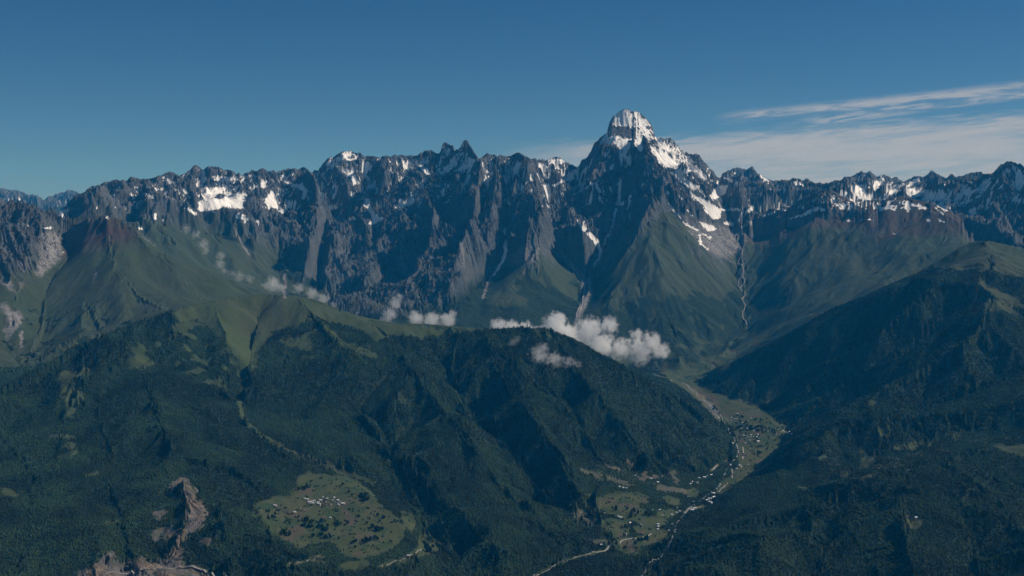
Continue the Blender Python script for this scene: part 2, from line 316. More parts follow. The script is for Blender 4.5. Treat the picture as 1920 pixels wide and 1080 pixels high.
Xi, Yi = np.gradient(X, axis=0), np.gradient(Y, axis=0); Xj, Yj = np.gradient(X, axis=1), np.gradient(Y, axis=1)
DET = Xi * Yj - Xj * Yi
def grad(Z):
    Zi, Zj = np.gradient(Z, axis=0), np.gradient(Z, axis=1)
    return (Zi * Yj - Zj * Yi) / DET, (Zj * Xi - Zi * Xj) / DET

# lower border of bare rock on the main range, as columns of the view
PURB = np.array([(1380,440),(1450,425),(1520,430),(1600,430),(1680,440),(1750,430),(1800,445),(1870,450),(2100,450)], float)
n1 = fbm(X / 900, Y / 900, 4, 3)
far = (R > 13300)
purp = (R > 13000) & (R < 17300) & (U0 > 1392) & (V0 > 340) & (R < np.interp(np.linspace(A0, A1, NC), *[crest_tab['purple'][i_][np.argsort(crest_tab['purple'][0])] for i_ in (0, 2)])[:, None] + 350)
rb = np.interp(U0, ROCKB[:, 0], ROCKB[:, 1])
rock = np.where(far & ~purp, ss(14, -14, V0 - rb + n1 * 16), 0)
rock = np.where(R > 18800, 1, rock)
pb = np.interp(U0, PURB[:, 0], PURB[:, 1])
purple = np.where(purp, ss(12, -12, V0 - pb + n1 * 22), 0)
leftm = (R > 10500) & (R < 13900) & (U0 < 520) & ~((R < 11200) & (V0 > 640))
lrock = np.where(leftm, ss(150, 90, U0 + (V0 - 400) * .5 + n1 * 30) * ss(560, 470, V0 + n1 * 40), 0)
lrock = np.maximum(lrock, np.where(leftm, .5 * ss(440, 405, V0 + n1 * 10) * ss(230, 150, U0), 0))
crag = (1 - .55 * ss(460, 540, V0) * (R > 13000)) * np.clip(rock + lrock * .7 + np.where(purp, ss(1620, 1500, U0) * ss(400, 385, V0), 0), 0, 1)
print('masks', time.time() - T0)

def gullies(Z, wl, s, sharp):
    gx, gy = grad(Z); sl = np.hypot(gx, gy) + 1e-6
    th = (.55 + .25 * (sharp > .5)) * gn(X / (wl * 2.3), Y / (wl * 2.3), s + 9); c_, s_ = np.cos(th), np.sin(th)      # the fall line wanders a little
    dx, dy = ((-gy * c_ - gx * s_) / sl).astype(f32), ((gx * c_ - gy * s_) / sl).astype(f32)
    wx = X + wl * .25 * gn(X / wl / 1.3, Y / wl / 1.3, s + 5); wy = Y + wl * .25 * gn(X / wl / 1.3, Y / wl / 1.3, s + 6)
    px, py = wx / wl, wy / wl
    fx, fy = np.floor(px), np.floor(py); ix, iy = fx.astype(np.int64) & 0xffffffff, fy.astype(np.int64) & 0xffffffff
    px, py = (px - fx).astype(f32), (py - fy).astype(f32)
    c = np.zeros(Z.shape, f32); s2 = np.zeros(Z.shape, f32); wt = np.zeros(Z.shape, f32)
    for a in (-1, 0, 1):
        for b in (-1, 0, 1):
            h = hsh(ix + a, iy + b, s)
            ox = px - a - (h & np.uint32(1023)).astype(f32) / 1023; oy = py - b - ((h >> np.uint32(10)) & np.uint32(1023)).astype(f32) / 1023
            w = np.exp(-2.2 * (ox * ox + oy * oy)); m = (ox * dx + oy * dy) * f32(6.2832)
            c += np.cos(m) * w; wt += w
    c /= wt
    t = np.clip((1 - c) * .5, 0, 1)
    w_ = (1 - 2 * t ** f32(.55)) * sharp + c * (1 - sharp)
    return w_, np.clip(sl / .45, 0, 1.25)

keep = np.ones_like(Z)
flat = np.zeros_like(Z)          # valley floor and village shelf stay smooth
FLATP = [[(1280,705),(1330,722),(1395,755),(1445,775),(1475,812),(1440,860),(1380,910),(1310,965),(1250,1025),(1160,1030),(1120,960),(1120,905),(1200,885),(1300,905),(1375,850),(1370,800),(1330,755)],
         [(470,945),(520,890),(640,880),(720,920),(790,980),(780,1040),(640,1060),(520,1020)]]
def poly_img(polys, soft=1.0, W_=1120, H_=640, ox=-160, oy=0):     # soft polygon masks, 2 px per cell of a 2240 x 1280 field
    yy, xx = np.mgrid[0:H_, 0:W_]; xx = xx * 2.0 + ox; yy = yy * 2.0 + oy
    out = np.zeros((H_, W_), f32)
    for P in polys:
        P = np.array(P, float); x0, y0 = P.min(0) - 4; x1, y1 = P.max(0) + 4
        a, b = max(int((x0 - ox) // 2), 0), min(int((x1 - ox) // 2 + 2), W_); c, d = max(int((y0 - oy) // 2), 0), min(int((y1 - oy) // 2 + 2), H_)
        if b <= a or d <= c: continue
        acc = np.zeros((d - c, b - a), f32)
        for sx, sy in ((-.5, -.5), (.5, -.5), (-.5, .5), (.5, .5)):
            gx_, gy_ = xx[c:d, a:b] + sx, yy[c:d, a:b] + sy; ins = np.zeros(gx_.shape, bool); j = len(P) - 1
            for i in range(len(P)):
                (xi, yi), (xj, yj) = P[i], P[j]
                if yi != yj: ins ^= ((yi > gy_) != (yj > gy_)) & (gx_ < (xj - xi) * (gy_ - yi) / (yj - yi) + xi)
                j = i
            acc += ins * .25
        out[c:d, a:b] = np.maximum(out[c:d, a:b], acc)
    return blur(blur(out, soft, 0), soft, 1) if soft else out
def line_img(lines, W_=1120, H_=640, ox=-160, oy=0):               # lines with a width in px at each point
    yy, xx = np.mgrid[0:H_, 0:W_]; xx = xx * 2.0 + ox; yy = yy * 2.0 + oy
    out = np.zeros((H_, W_), f32)
    for L in lines:
        for (x0, y0, w0), (x1, y1, w1) in zip(L[:-1], L[1:]):
            m = max(w0, w1) + 4
            a, b = max(int((min(x0, x1) - m - ox) // 2), 0), min(int((max(x0, x1) + m - ox) // 2 + 2), W_); c, d = max(int((min(y0, y1) - m - oy) // 2), 0), min(int((max(y0, y1) + m - oy) // 2 + 2), H_)
            if b <= a or d <= c: continue
            gx_, gy_ = xx[c:d, a:b], yy[c:d, a:b]; l2 = (x1 - x0) ** 2 + (y1 - y0) ** 2 + 1e-6
            t = np.clip(((gx_ - x0) * (x1 - x0) + (gy_ - y0) * (y1 - y0)) / l2, 0, 1)
            dd = np.hypot(gx_ - x0 - t * (x1 - x0), gy_ - y0 - t * (y1 - y0)); ww = (w0 + t * (w1 - w0)) / 2
            out[c:d, a:b] = np.maximum(out[c:d, a:b], np.clip(ww - dd + .9, 0, 1))
    return out
def look(img, U, V, ox=-160, oy=0):
    a = (U - ox) / 2; b = (V - oy) / 2; H_, W_ = img.shape
    ok = (a > 0) & (a < W_ - 2) & (b > 0) & (b < H_ - 2)
    a = np.clip(a, 0, W_ - 2.001); b = np.clip(b, 0, H_ - 2.001); i, j = b.astype(int), a.astype(int); s, t = b - i, a - j
    r = img[i, j] * (1 - s) * (1 - t) + img[i + 1, j] * s * (1 - t) + img[i, j + 1] * (1 - s) * t + img[i + 1, j + 1] * s * t
    return np.where(ok, r, 0)
flat = look(poly_img(FLATP, 3), U0, V0) * (R < 12600)
bowl = look(poly_img([[(322,585),(400,550),(500,540),(600,550),(740,600),(905,612),(905,625),(740,640),(650,625),(590,600),(520,625),(480,680),(455,700),(420,640),(350,620)]], 5), U0, V0) * (R < 11500)
mildf = np.where(R < 11500, 1 - .62 * bowl, .62) * np.where(leftm, .6, 1)
# wandering broad relief first, then ever finer gullies that follow the fall line
Z += (1 - flat) * (60 * fbm(X / 1900, Y / 1900, 3, 91) * np.where(crag > .5, 1.3, 1.0)) * ss(4500, 7000, R + 1500)
summit = ss(300, 262, V0) * ss(1115, 1140, U0) * ss(1240, 1222, U0) * (R > 16000)
Z += crag * (1 - summit) * 180 * (ridged(X / 2100 + .35 * gn(X / 1300, Y / 1300, 95), Y / 1500 + .35 * gn(X / 1300, Y / 1300, 94), 3, 96, .45) - .35)
Z += crag * (1 - summit) * 75 * (ridged((X * .62 - Y * .78) / 430 + .4 * gn(X / 800, Y / 800, 98), (Y * .62 + X * .78) / 1300, 3, 396, .55) - .3)
Z += crag * (1 - summit) * 110 * (ridged((X * .75 + Y * .66) / 520 + .4 * gn(X / 900, Y / 900, 97), (Y * .75 - X * .66) / 1500, 3, 296, .5) - .3)
Z += crag * (1 - summit) * 55 * (ridged(X / 620 + .3 * gn(X / 500, Y / 500, 93), Y / 620, 2, 196, .5) - .3)
cr0 = np.interp(np.linspace(A0, A1, NC), *[q_[np.argsort(crest_tab['sky'][0])] for q_ in (crest_tab['sky'][0], crest_tab['sky'][2])])[:, None]
calm = 1 - .4 * np.exp(-((R - cr0) / 350) ** 2)
for nm_ in ('east', 'farright', 'farmid', 'dark'):
    o_ = np.argsort(crest_tab[nm_][0]); c1 = np.interp(np.linspace(A0, A1, NC), crest_tab[nm_][0][o_], crest_tab[nm_][2][o_], left=1e6, right=1e6)[:, None]; calm = calm * (1 - .35 * np.exp(-((R - c1) / 500) ** 2))
AR = [38, 40, 32, 20, 11]; AG = [62, 34, 15, 6, 2.5]
for k, wl in enumerate([820, 410, 205, 102, 55]):
    w_, sl = gullies(Z, wl, 31 + 7 * k, .25 + .65 * crag)
    amp = AR[k] * crag + AG[k] * (1 - crag) * mildf
    amp = amp * np.where(crag > .2, 1 - .6 * summit, 1)
    if k >= 2: amp = amp * np.where(R < 12500, .8, calm)
    Z = Z + w_ * sl * amp * (1 - .97 * flat)
print('gullies', time.time() - T0)
rd = ridged(X / 260, Y / 260, 5, 140, .55)
Z += crag * (1 - summit) * (ridged(X / 330 + .5 * gn(X / 260, Y / 260, 141), Y / 330, 3, 142, .55) - .3) * 34
Z += crag * (rd - .2) * 20 * calm * (1 - .5 * summit)
Z += (1 - crag) * (1 - flat) * fbm(X / 130, Y / 130, 3, 180) * 3.0 * (1 - .6 * bowl) + (1 - flat) * crag * fbm(X / 45, Y / 45, 2, 185) * 5

SNOWP = [
[(377,353),(393,350),(423,352),(427,357),(410,363),(397,372),(417,373),(430,362),(447,362),(457,367),(462,375),(453,392),(433,390),(420,387),(410,393),(390,395),(377,397),(370,390),(377,380),(383,377),(378,363)],
[(400,327),(410,332),(430,332),(452,333),(437,338),(413,340),(402,337)],[(340,330),(348,328),(333,338),(326,341)],[(380,315),(386,327),(383,343),(377,337)],
[(437,402),(447,398),(462,405),(465,412),(458,423),(457,413),(440,407)],[(285,400),(297,398),(292,413),(288,410)],[(267,360),(288,367),(287,372),(273,367)],[(290,350),(298,353),(295,360)],
[(107,400),(120,393),(140,388),(140,392),(123,398),(115,405)],[(497,373),(510,357),(517,367),(515,380),(533,393),(542,387),(537,397),(528,403),(520,393),(500,387)],[(490,337),(500,343),(497,353),(488,350)],
[(520,323),(533,330),(547,343),(567,347),(580,357),(590,363),(573,358),(550,352),(537,343),(527,333)],[(479,412),(486,412),(484,424)],
[(50,421),(57,422),(55,428)],[(78,425),(103,427),(100,430),(80,429)],[(199,404),(205,407),(202,414)],[(73,450),(85,450),(83,453)],[(133,432),(147,431),(140,434)],[(116,472),(121,472),(118,476)],[(55,410),(59,410),(58,413)],
[(683,373),(693,372),(698,393),(707,405),(720,410),(712,417),(703,420),(688,422),(697,412),(695,403),(683,387)],
[(732,387),(747,383),(753,373),(760,378),(773,370),(778,370),(777,380),(763,392),(770,383),(757,387),(737,390)],
[(647,283),(657,280),(660,287),(670,290),(653,293),(647,298),(633,303),(627,298),(640,292)],[(617,298),(627,296),(623,305),(610,313)],[(643,317),(660,320),(675,345),(663,347),(657,333),(647,323)],
[(777,293),(790,310),(807,320),(805,330),(793,323),(780,303)],[(877,295),(893,298),(885,310),(877,317),(847,323),(860,315),(875,308)],[(963,313),(973,300),(972,323),(960,333)],[(1027,300),(1040,295),(1057,299),(1060,305),(1030,310)],
[(1148,380),(1160,377),(1172,383),(1167,387),(1153,383)],[(1153,390),(1158,392),(1152,417),(1148,413)],
[(1152,215),(1160,210),(1173,205),(1182,211),(1183,235),(1173,232),(1163,235),(1155,233),(1147,236),(1150,223)],[(1187,207),(1197,211),(1200,220),(1210,223),(1222,240),(1217,237),(1207,230),(1207,247),(1198,230),(1190,220)],
[(1140,257),(1147,256),(1160,254),(1170,263),(1183,266),(1178,277),(1173,287),(1183,303),(1183,313),(1173,300),(1168,287),(1165,278),(1157,275),(1150,267)],
[(1190,262),(1200,262),(1203,270),(1208,277),(1202,287),(1193,275),(1189,270)],
[(1215,270),(1228,278),(1237,280),(1250,288),(1262,297),(1278,313),(1270,312),(1257,313),(1247,315),(1237,308),(1232,295),(1223,287),(1220,280)],
[(1232,260),(1238,262),(1247,270),(1263,280),(1272,288),(1253,283),(1240,278),(1233,270)],
[(1280,297),(1292,303),(1300,310),(1310,312),(1315,323),(1328,333),(1323,337),(1313,332),(1303,322),(1297,317),(1290,325),(1283,327),(1282,320),(1292,315),(1288,307)],
[(1270,330),(1275,328),(1283,335),(1297,342),(1310,350),(1307,355),(1297,352),(1283,345),(1273,338)],
[(1288,355),(1307,367),(1327,377),(1343,387),(1352,393),(1350,410),(1337,410),(1323,397),(1317,383),(1297,370)],[(1330,367),(1347,348),(1365,348),(1357,362),(1340,375)],[(1310,413),(1320,417),(1348,428),(1330,435),(1317,423)],
[(1485,342),(1500,340),(1505,347),(1493,348)],
[(1590,342),(1597,348),(1613,348),(1627,347),(1617,357),(1633,365),(1633,375),(1617,375),(1597,362),(1593,353)],[(1637,355),(1640,343),(1650,332),(1655,328),(1662,333),(1653,343),(1645,352),(1642,358)],
[(1663,342),(1677,345),(1697,343),(1690,352),(1680,363),(1670,367),(1660,377),(1653,372),(1657,365),(1668,362),(1673,353)],[(1698,348),(1713,337),(1723,333),(1725,340),(1710,347),(1700,353)],
[(1697,357),(1710,352),(1743,357),(1733,363),(1713,372),(1703,367)],[(1755,383),(1767,377),(1768,383),(1780,387),(1793,377),(1790,383),(1780,393),(1773,397),(1760,388)],[(1813,393),(1830,393),(1830,403),(1820,403)],
[(1905,312),(1915,318),(1921,335),(1914,330)],
]

U, V = project(X, Y, Z)
sm = (V > np.interp(U, [1100, 1140, 1230, 1250], [0, 262, 262, 0])) * np.clip(look(poly_img(SNOWP, 1.0), U, V) * 1.5, 0, 1) * ((R > 13000) | ((U < 230) & (R > 11800))); sm = blur(blur(sm, 1.5, 0), 1.5, 1)
Z = Z + (blur(blur(Z, 6, 0), 9, 1) - Z) * sm * .85          # firn and glacier ice lie smooth over the rock
# ------------------------------------------------------------------ bring every crest back to its own height
azc = np.linspace(A0, A1, NC)
def jagged(name, az, te):          # rocky crests carry small teeth and notches
    if name in ('left', 'fore', 'right', 'buttress'): return te
    u = az * FPX; k = {'farleft': .9, 'purple': .6}.get(name, 1.0)
    v = HZ - te * FPX
    k = k * np.where((name == 'sky') & (np.abs(u - 222) < 50) & (v < 275), .35, 1.0) * (np.where(u > 620, .15, 1) if name == 'purple' else 1)
    z0 = u * 0 + hash_row[name]
    return te + k * ((1 - 2.6 * np.abs(gn(u / 17, z0, 401))) * 2.2 + (1 - 2.6 * np.abs(gn(u / 7.5, z0, 402))) * 1.4 - 1.2) / FPX
hash_row = {n_: 3.37 * i_ + .5 for i_, n_ in enumerate(CREST)}
for name in ['east', 'farright', 'farmid', 'farleft', 'dark', 'sky', 'buttress', 'purple', 'left', 'right', 'fore']:
    az, te, Rc, cw, sm = crest_tab[name]
    if name == 'buttress': k = np.arange(len(az)) < 600; az, te, Rc = az[k], te[k], Rc[k]
    o = np.argsort(az); az, te, Rc = az[o], te[o], Rc[o]
    tt = jagged(name, azc, np.interp(azc, az, te)); rc = np.interp(azc, az, Rc)
    inside = (azc >= az[0]) & (azc <= az[-1])
    T = (Z - CAMZ) / R; win = (np.abs(R - rc[:, None]) < cw * 1.5)
    best = np.where(win, T, -9).max(1)
    dlt = np.where(inside & (best > -5), tt - best, 0)
    sm = min(sm, .8) if name in ('sky', 'farright', 'farmid', 'dark', 'east', 'farleft', 'purple') else sm
    dlt = blur(dlt, sm, 0) if sm else dlt
    tap = np.clip(np.minimum(azc - az[0], az[-1] - azc) / .012, 0, 1); dlt = dlt * (tap if name not in ('left', 'fore', 'farleft') else blur(inside.astype(float), 3, 0))
    fall = np.exp(-((R - rc[:, None]) / (cw * 1.6)) ** 2)
    Z = Z + dlt[:, None] * R * fall
    if name in ('sky', 'farmid', 'farright', 'farleft', 'east'):     # nothing of the crest's back may stand above it
        T = (Z - CAMZ) / R; over = (T > (tt + .0004)[:, None]) & (R > rc[:, None] + 60) & (R < rc[:, None] + (900 if name in ('sky', 'east') else 3500)) & inside[:, None]
        Z = np.where(over, CAMZ + (tt[:, None] + .0004 - .0004 * np.abs(gn(X / 80, Y / 80, 5))) * R, Z)
tsky = np.full(NC, -9.)
for nm_, (az, te, Rc, cw, sm_) in crest_tab.items():
    o = np.argsort(az); ok = (azc >= az[o][0]) & (azc <= az[o][-1]); tsky = np.maximum(tsky, np.where(ok, jagged(nm_, azc, np.interp(azc, az[o], te[o])), -9))
T = (Z - CAMZ) / R; ex = T - tsky[:, None] - .0003; cut = (ex > 0) & (R > 12500) & (tsky[:, None] > -5)
Z = np.where(cut, CAMZ + R * (tsky[:, None] + .0003 - .5 * ex), Z)          # no ridge behind the skyline tops it
print('crests', time.time() - T0)
U, V = project(X, Y, Z)
# ------------------------------------------------------------------ what covers the ground (snow, rock, scree, meadow, forest, fields)
SNOWL = [[(343,383,2),(353,393,4),(367,400,4)],[(1073,355,2),(1097,342,2)],[(1075,365,2),(1107,347,2)],[(1103,333,2),(1112,347,3),(1105,383,2)],[(1067,333,5),(1080,320,3)],[(1037,348,3),(1060,337,3)],
[(1163,330,3),(1162,355,4),(1161,378,4)],[(1152,417,2),(1137,447,1.6),(1130,462,1.4)],[(1183,367,3),(1177,393,3)],[(1180,402,3),(1181,410,3)],[(1082,412,2),(1095,432,4)],[(1094,416,4),(1098,430,5)],
[(1103,438,5),(1113,446,9),(1120,456,6),(1126,470,5),(1123,484,3),(1112,500,1.6)],[(948,428,3),(947,437,3)],[(948,450,3),(947,465,7),(945,482,6),(940,495,3),(925,516,1.5)],[(957,383,2),(948,363,2)],
[(1353,393,3),(1387,393,3)],[(1280,415,3),(1308,432,3)],[(1312,440,3),(1313,458,3),(1327,467,3)],[(1317,437,2),(1333,447,2)],[(1253,382,2),(1275,407,3)],[(1288,393,2),(1300,407,2)],[(1362,418,6),(1373,420,5)],
[(1385,415,4),(1393,395,4)],[(1400,401,4),(1411,387,7),(1417,388,3)],[(1390,427,2),(1408,415,3)],[(1447,382,3),(1463,393,5),(1475,392,3)],[(1458,380,3),(1477,385,3)],[(1422,407,2),(1433,404,4)],[(1440,402,3),(1453,398,4)],
[(1480,410,2),(1507,403,4),(1527,392,7),(1543,393,5)],[(1425,328,4),(1443,342,4)],[(1363,335,5),(1373,340,5)],[(1470,348,5),(1472,357,4)],[(1823,360,4),(1837,353,4)],
[(1593,370,3),(1610,383,5)],[(1570,385,5),(1583,383,5)],[(1588,380,3),(1597,387,3)],[(1650,393,4),(1673,387,4)],[(1662,389,2),(1680,394,2)],[(1688,378,3),(1707,392,4)],[(1710,383,3),(1723,387,3)],[(1723,383,3),(1733,392,3)],
[(1740,412,3),(1743,415,3)],[(1753,390,2),(1770,402,2)],[(1627,412,3),(1632,411,3)],[(1590,413,3),(1593,414,3)],[(1592,392,3),(1595,398,3)],[(1676,438,2),(1677,439,2)],[(1760,412,2),(1772,416,2)],[(1700,394,3),(1704,397,3)],[(260,429,3),(267,430,3)],[(303,411,4),(306,413,4)]]
GRASSP = [   # open grass on the near hills
[(322,590),(330,575),(400,555),(500,545),(600,558),(690,590),(740,600),(860,606),(912,612),(908,620),(880,622),(830,627),(790,636),(770,632),(740,628),(705,640),(680,622),(655,612),(625,606),(600,598),(575,603),(545,612),(520,620),(500,640),(485,665),(482,690),(468,705),(461,740),(453,742),(456,700),(444,672),(424,645),(400,622),(372,600),(345,605),(330,600)],
[(107,703),(170,692),(167,698),(127,713),(137,730),(157,740),(147,760),(140,767),(127,757),(113,737),(117,720)],[(127,770),(143,770),(137,783),(127,780)],[(123,830),(140,830),(137,843),(123,840)],[(263,665),(290,687),(233,690),(245,683)],
[(533,650),(580,627),(583,640),(580,660),(573,650),(550,647)],
[(1835,518),(1850,538),(1900,558),(1925,580),(1930,600),(1885,580),(1850,578),(1836,556)],
[(1650,803),(1663,803),(1657,817),(1648,823)],[(1613,873),(1627,853),(1640,853),(1633,870)],[(1653,833),(1667,830),(1663,837)],[(1697,837),(1710,830),(1725,830),(1710,845)],[(1573,893),(1593,882),(1590,893),(1580,897)],
[(1853,832),(1880,837),(1900,840),(1925,833),(1925,853),(1890,845),(1863,838)],[(1672,978),(1700,972),(1718,972),(1731,982),(1715,990),(1700,988)],[(0,917),(20,918),(35,932),(10,928)]]
GRASSL = [[(97,817,5),(133,820,4)],[(113,857,5),(140,850,6)],[(610,613,5),(640,643,7),(670,655,8),(705,668,6)],[(1003,620,5),(1027,632,6)],[(1663,786,4),(1677,785,4)],[(1680,840,5),(1693,838,5)],[(1630,755,3),(1637,755,3)],
[(453,742,5),(450,772,4),(470,800,3),(500,822,3),(540,845,3),(610,870,4),(650,890,5)],[(163,892,2),(183,887,3)],[(200,980,3),(216,977,3)],[(1605,899,4),(1640,890,3)],[(1500,914,3),(1515,917,4)],[(610,873,5),(645,883,5),(700,905,4)],[(1530,860,3),(1545,858,3)],[(1440,757,3),(1444,735,3)]]
FIELDP = [
[(559,896),(578,890),(599,892),(633,895),(663,901),(682,912),(680,920),(701,925),(697,935),(725,961),(740,969),(757,993),(750,1008),(744,1020),(720,1033),(684,1044),(648,1040),(631,1016),(605,1012),(578,1020),(559,1025),(531,1008),(512,999),(495,978),(499,961),(476,969),(476,948),(512,935),(546,935),(548,920),(565,914)],
[(812,976),(836,978),(821,1031),(784,1042),(738,1059),(712,1063),(767,1042),(787,1029),(787,1012),(799,997)],[(752,959),(776,971),(776,988),(770,997),(759,978)],[(638,1058),(660,1055),(693,1055),(690,1062),(640,1065)],[(578,1048),(610,1044),(604,1056)],
[(1258,704),(1305,720),(1330,735),(1395,756),(1425,768),(1440,780),(1470,798),(1468,812),(1486,820),(1450,852),(1430,868),(1395,893),(1352,925),(1345,918),(1385,880),(1388,850),(1383,830),(1378,800),(1355,785),(1330,765),(1300,740),(1275,722),(1256,712)],
[(1200,678),(1240,682),(1300,684),(1340,668),(1385,650),(1412,634),(1470,605),(1480,600),(1410,655),(1330,690),(1306,704),(1250,702)],
[(1115,939),(1153,929),(1185,927),(1213,931),(1213,942),(1183,935),(1192,946),(1204,954),(1209,967),(1234,974),(1251,978),(1249,982),(1224,982),(1192,976),(1177,969),(1153,965),(1136,957),(1119,948)],
[(1119,981),(1136,976),(1177,982),(1177,997),(1166,1008),(1149,1001),(1132,991)],[(1151,1027),(1166,1014),(1192,1014),(1226,1008),(1239,997),(1251,997),(1245,1008),(1222,1018),(1192,1020),(1200,1029),(1192,1037),(1177,1040),(1166,1031)],
[(1190,988),(1204,986),(1232,991),(1234,997),(1213,999),(1196,997)],[(1290,921),(1308,918),(1305,928),(1295,932)],[(1240,930),(1276,940),(1270,946),(1245,938)],[(1232,958),(1262,958),(1266,966),(1240,968)]]
BROWNP = [[(1283,720),(1320,737),(1345,750),(1352,765),(1346,775),(1352,790),(1340,785),(1320,760),(1300,738)],[(1136,890),(1153,897),(1170,903),(1194,910),(1187,912),(1162,907),(1145,899)],[(1243,886),(1262,884),(1268,897),(1275,907),(1264,903),(1249,893)],[(1104,1014),(1136,1010),(1149,1016),(1128,1020)],[(1075,955),(1100,960),(1118,978),(1100,985),(1080,970)],[(1362,862),(1372,860),(1368,872),(1356,868)]]
BROWNL = [[(1175,865,4),(1213,890,6)],[(1234,915,9),(1285,922,9)],[(1090,880,4),(1125,893,5)],[(1130,870,3),(1160,880,5)],[(1200,897,5),(1245,892,4)]]
SLIDEP = [[(312,928),(323,904),(336,899),(354,895),(357,909),(370,917),(365,935),(385,946),(388,961),(383,980),(370,993),(346,1008),(339,1024),(326,1024),(328,1006),(346,993),(349,980),(339,967),(354,946),(346,925),(336,907),(326,915),(314,930)],
[(281,1000),(326,985),(333,998),(312,1008),(286,1014)],[(282,962),(300,955),(320,960),(300,975)],[(376,1012),(396,1010),(394,1022),(380,1020)],
[(146,1080),(156,1066),(172,1073),(180,1055),(203,1037),(216,1037),(214,1047),(229,1055),(250,1055),(271,1042),(276,1058),(299,1050),(320,1034),(339,1029),(346,1034),(336,1060),(365,1063),(398,1079),(390,1130),(146,1130)]]
SCREEP = [[(67,497),(80,483),(100,483),(117,473),(113,487),(90,503),(80,517),(68,517)],[(77,433),(113,437),(115,478),(95,486),(73,484)],[(0,467),(23,450),(27,467),(3,473)],[(33,487),(43,513),(57,497),(40,480)],[(0,527),(13,523),(27,543),(33,548),(20,545)],[(37,527),(43,532),(37,545)],
[(0,568),(13,570),(20,580),(43,593),(37,610),(23,620),(13,640),(10,617),(17,600),(7,583)],[(1310,412),(1360,425),(1398,438),(1392,470),(1370,482),(1350,465),(1320,440)],[(1160,385),(1174,390),(1167,420),(1150,442),(1142,452),(1153,415)],
[(1280,400),(1310,417),(1345,460),(1370,490),(1330,472),(1290,430)],[(985,455),(1010,465),(1005,490),(955,500),(960,480)]]
SCREEL = [[(1040,447,2),(1045,463,4),(1060,487,8),(1083,510,12),(1097,530,15),(1100,553,15),(1092,577,11),(1083,600,7)],[(1126,484,5),(1112,505,6),(1105,522,6),(1108,548,6)],[(40,622,5),(40,650,5)],[(935,500,4),(915,530,5),(905,560,3)],[(530,495,2),(538,505,3)],[(533,516,5),(536,535,4),(532,560,3)],
[(437,420,1.5),(450,450,2),(468,480,2)],[(180,512,3),(175,530,2)],[(1357,463,2),(1363,487,2),(1382,495,2)],[(855,440,2),(866,460,3),(870,500,2)],[(757,430,3),(752,470,3),(755,500,2)],[(1390,440,5),(1392,465,4)]]
ROADS = [([(150,1092),(180,1079),(230,1074),(262,1071),(300,1065),(330,1063),(360,1063),(385,1070),(402,1081),(430,1095)], 13),
  ([(960,1102),(1000,1081),(1035,1062),(1060,1052),(1085,1043),(1105,1040),(1118,1035),(1133,1034),(1140,1029),(1141,1024),(1155,1015),(1166,1012),(1190,1010),(1215,1006),(1222,1000)], 8),
  ([(712,1063),(738,1053),(767,1044),(790,1030)], 5),([(540,1060),(575,1052),(600,1042)], 5),([(1334,882),(1340,877),(1346,872)], 13),([(1372,897),(1374,890),(1372,880)], 9),([(1392,862),(1394,850),(1393,838)], 8),([(1282,962),(1290,955),(1318,950)], 6),([(1345,925),(1358,912),(1365,905)], 7)]
REDP = [[(118,440),(150,412),(200,402),(240,424),(262,450),(215,452),(190,462),(150,470),(120,492),(112,470)]]
wu, wv = U + 5 * gn(X / 60, Y / 60, 61) + 2.5 * gn(X / 24, Y / 24, 63), V + 3.5 * gn(X / 60, Y / 60, 62) + 1.5 * gn(X / 24, Y / 24, 64)
wu2, wv2 = U + 2.6 * gn(X / 60, Y / 60, 65) + 2.2 * gn(X / 24, Y / 24, 68), V + 2.0 * gn(X / 60, Y / 60, 66) + 1.5 * gn(X / 24, Y / 24, 69)
near = R < 13000
sn = np.maximum(look(poly_img(SNOWP, .5), wu2, wv2), look(line_img(SNOWL), wu2, wv2)) * ((R > 13000) | ((U < 230) & (R > 11800)))
gx, gy = grad(Z); SL = np.hypot(gx, gy)
lap = Z - blur(blur(Z, 3, 0), 3, 1)
# thin snow lying in hollows and on ledges high up
band = np.interp(U, [-200,150,330,480,600,760,880,1000,1100,1160,1230,1330,1400,1560,1700,1900,2100], [370,365,350,350,350,345,330,345,350,300,310,365,365,385,392,385,385])
lapF = Z - blur(blur(Z, 4, 0), 3, 1); lapL = Z - blur(blur(Z, 9, 0), 6, 1)
score = .46 * np.clip(-lapF / 4.5, -1, 1.3) + .45 * np.clip(-lapL / 16, -1, 1.1) + .30 * gn(X / 330, Y / 330, 204) + .26 * gn(X / 90, Y / 90, 201) + .13 * gn(X / 34, Y / 34, 202) + .75 * np.clip((band - V) / 40, -1.6, 1) - .12
score = score + np.where((R > 21000) & (U > 1000), .02, 0) + .33 * (R < 19500) - (R > 30000) * .25
nod = look(poly_img([[(1141,236),(1187,240),(1193,262),(1160,258),(1141,253)],[(1090,302),(1140,262),(1158,280),(1185,335),(1150,352),(1080,322)]], 1), U, V) * (R > 16000)
score = score - nod * .6
dust = ss(.34, .50, score)
dust = dust * (R > 15500) * (Z > 3250) * ss(4.5, 2.6, SL)
dome = look(poly_img([[(1186,208),(1200,215),(1224,240),(1226,262),(1195,262),(1188,240)],[(1228,262),(1262,262),(1300,300),(1280,330),(1240,300)]], 2), U, V)
dust = np.maximum(dust, (1 - nod) * ss(.1, .4, gn(X / 40, Y / 40, 207) + gn(X / 17, Y / 17, 208) * .6 + .12) * dome * (R > 16000))
snow = (1 - look(poly_img([[(1141,238),(1150,236),(1160,237),(1170,236),(1183,239),(1191,252),(1187,259),(1170,258),(1160,253),(1143,251)]], .6), wu2, wv2) * (R > 16000)) * np.clip(np.maximum(sn * ss(-.9, -.1, .25 + gn(X / 35, Y / 35, 211)), dust), 0, 1)
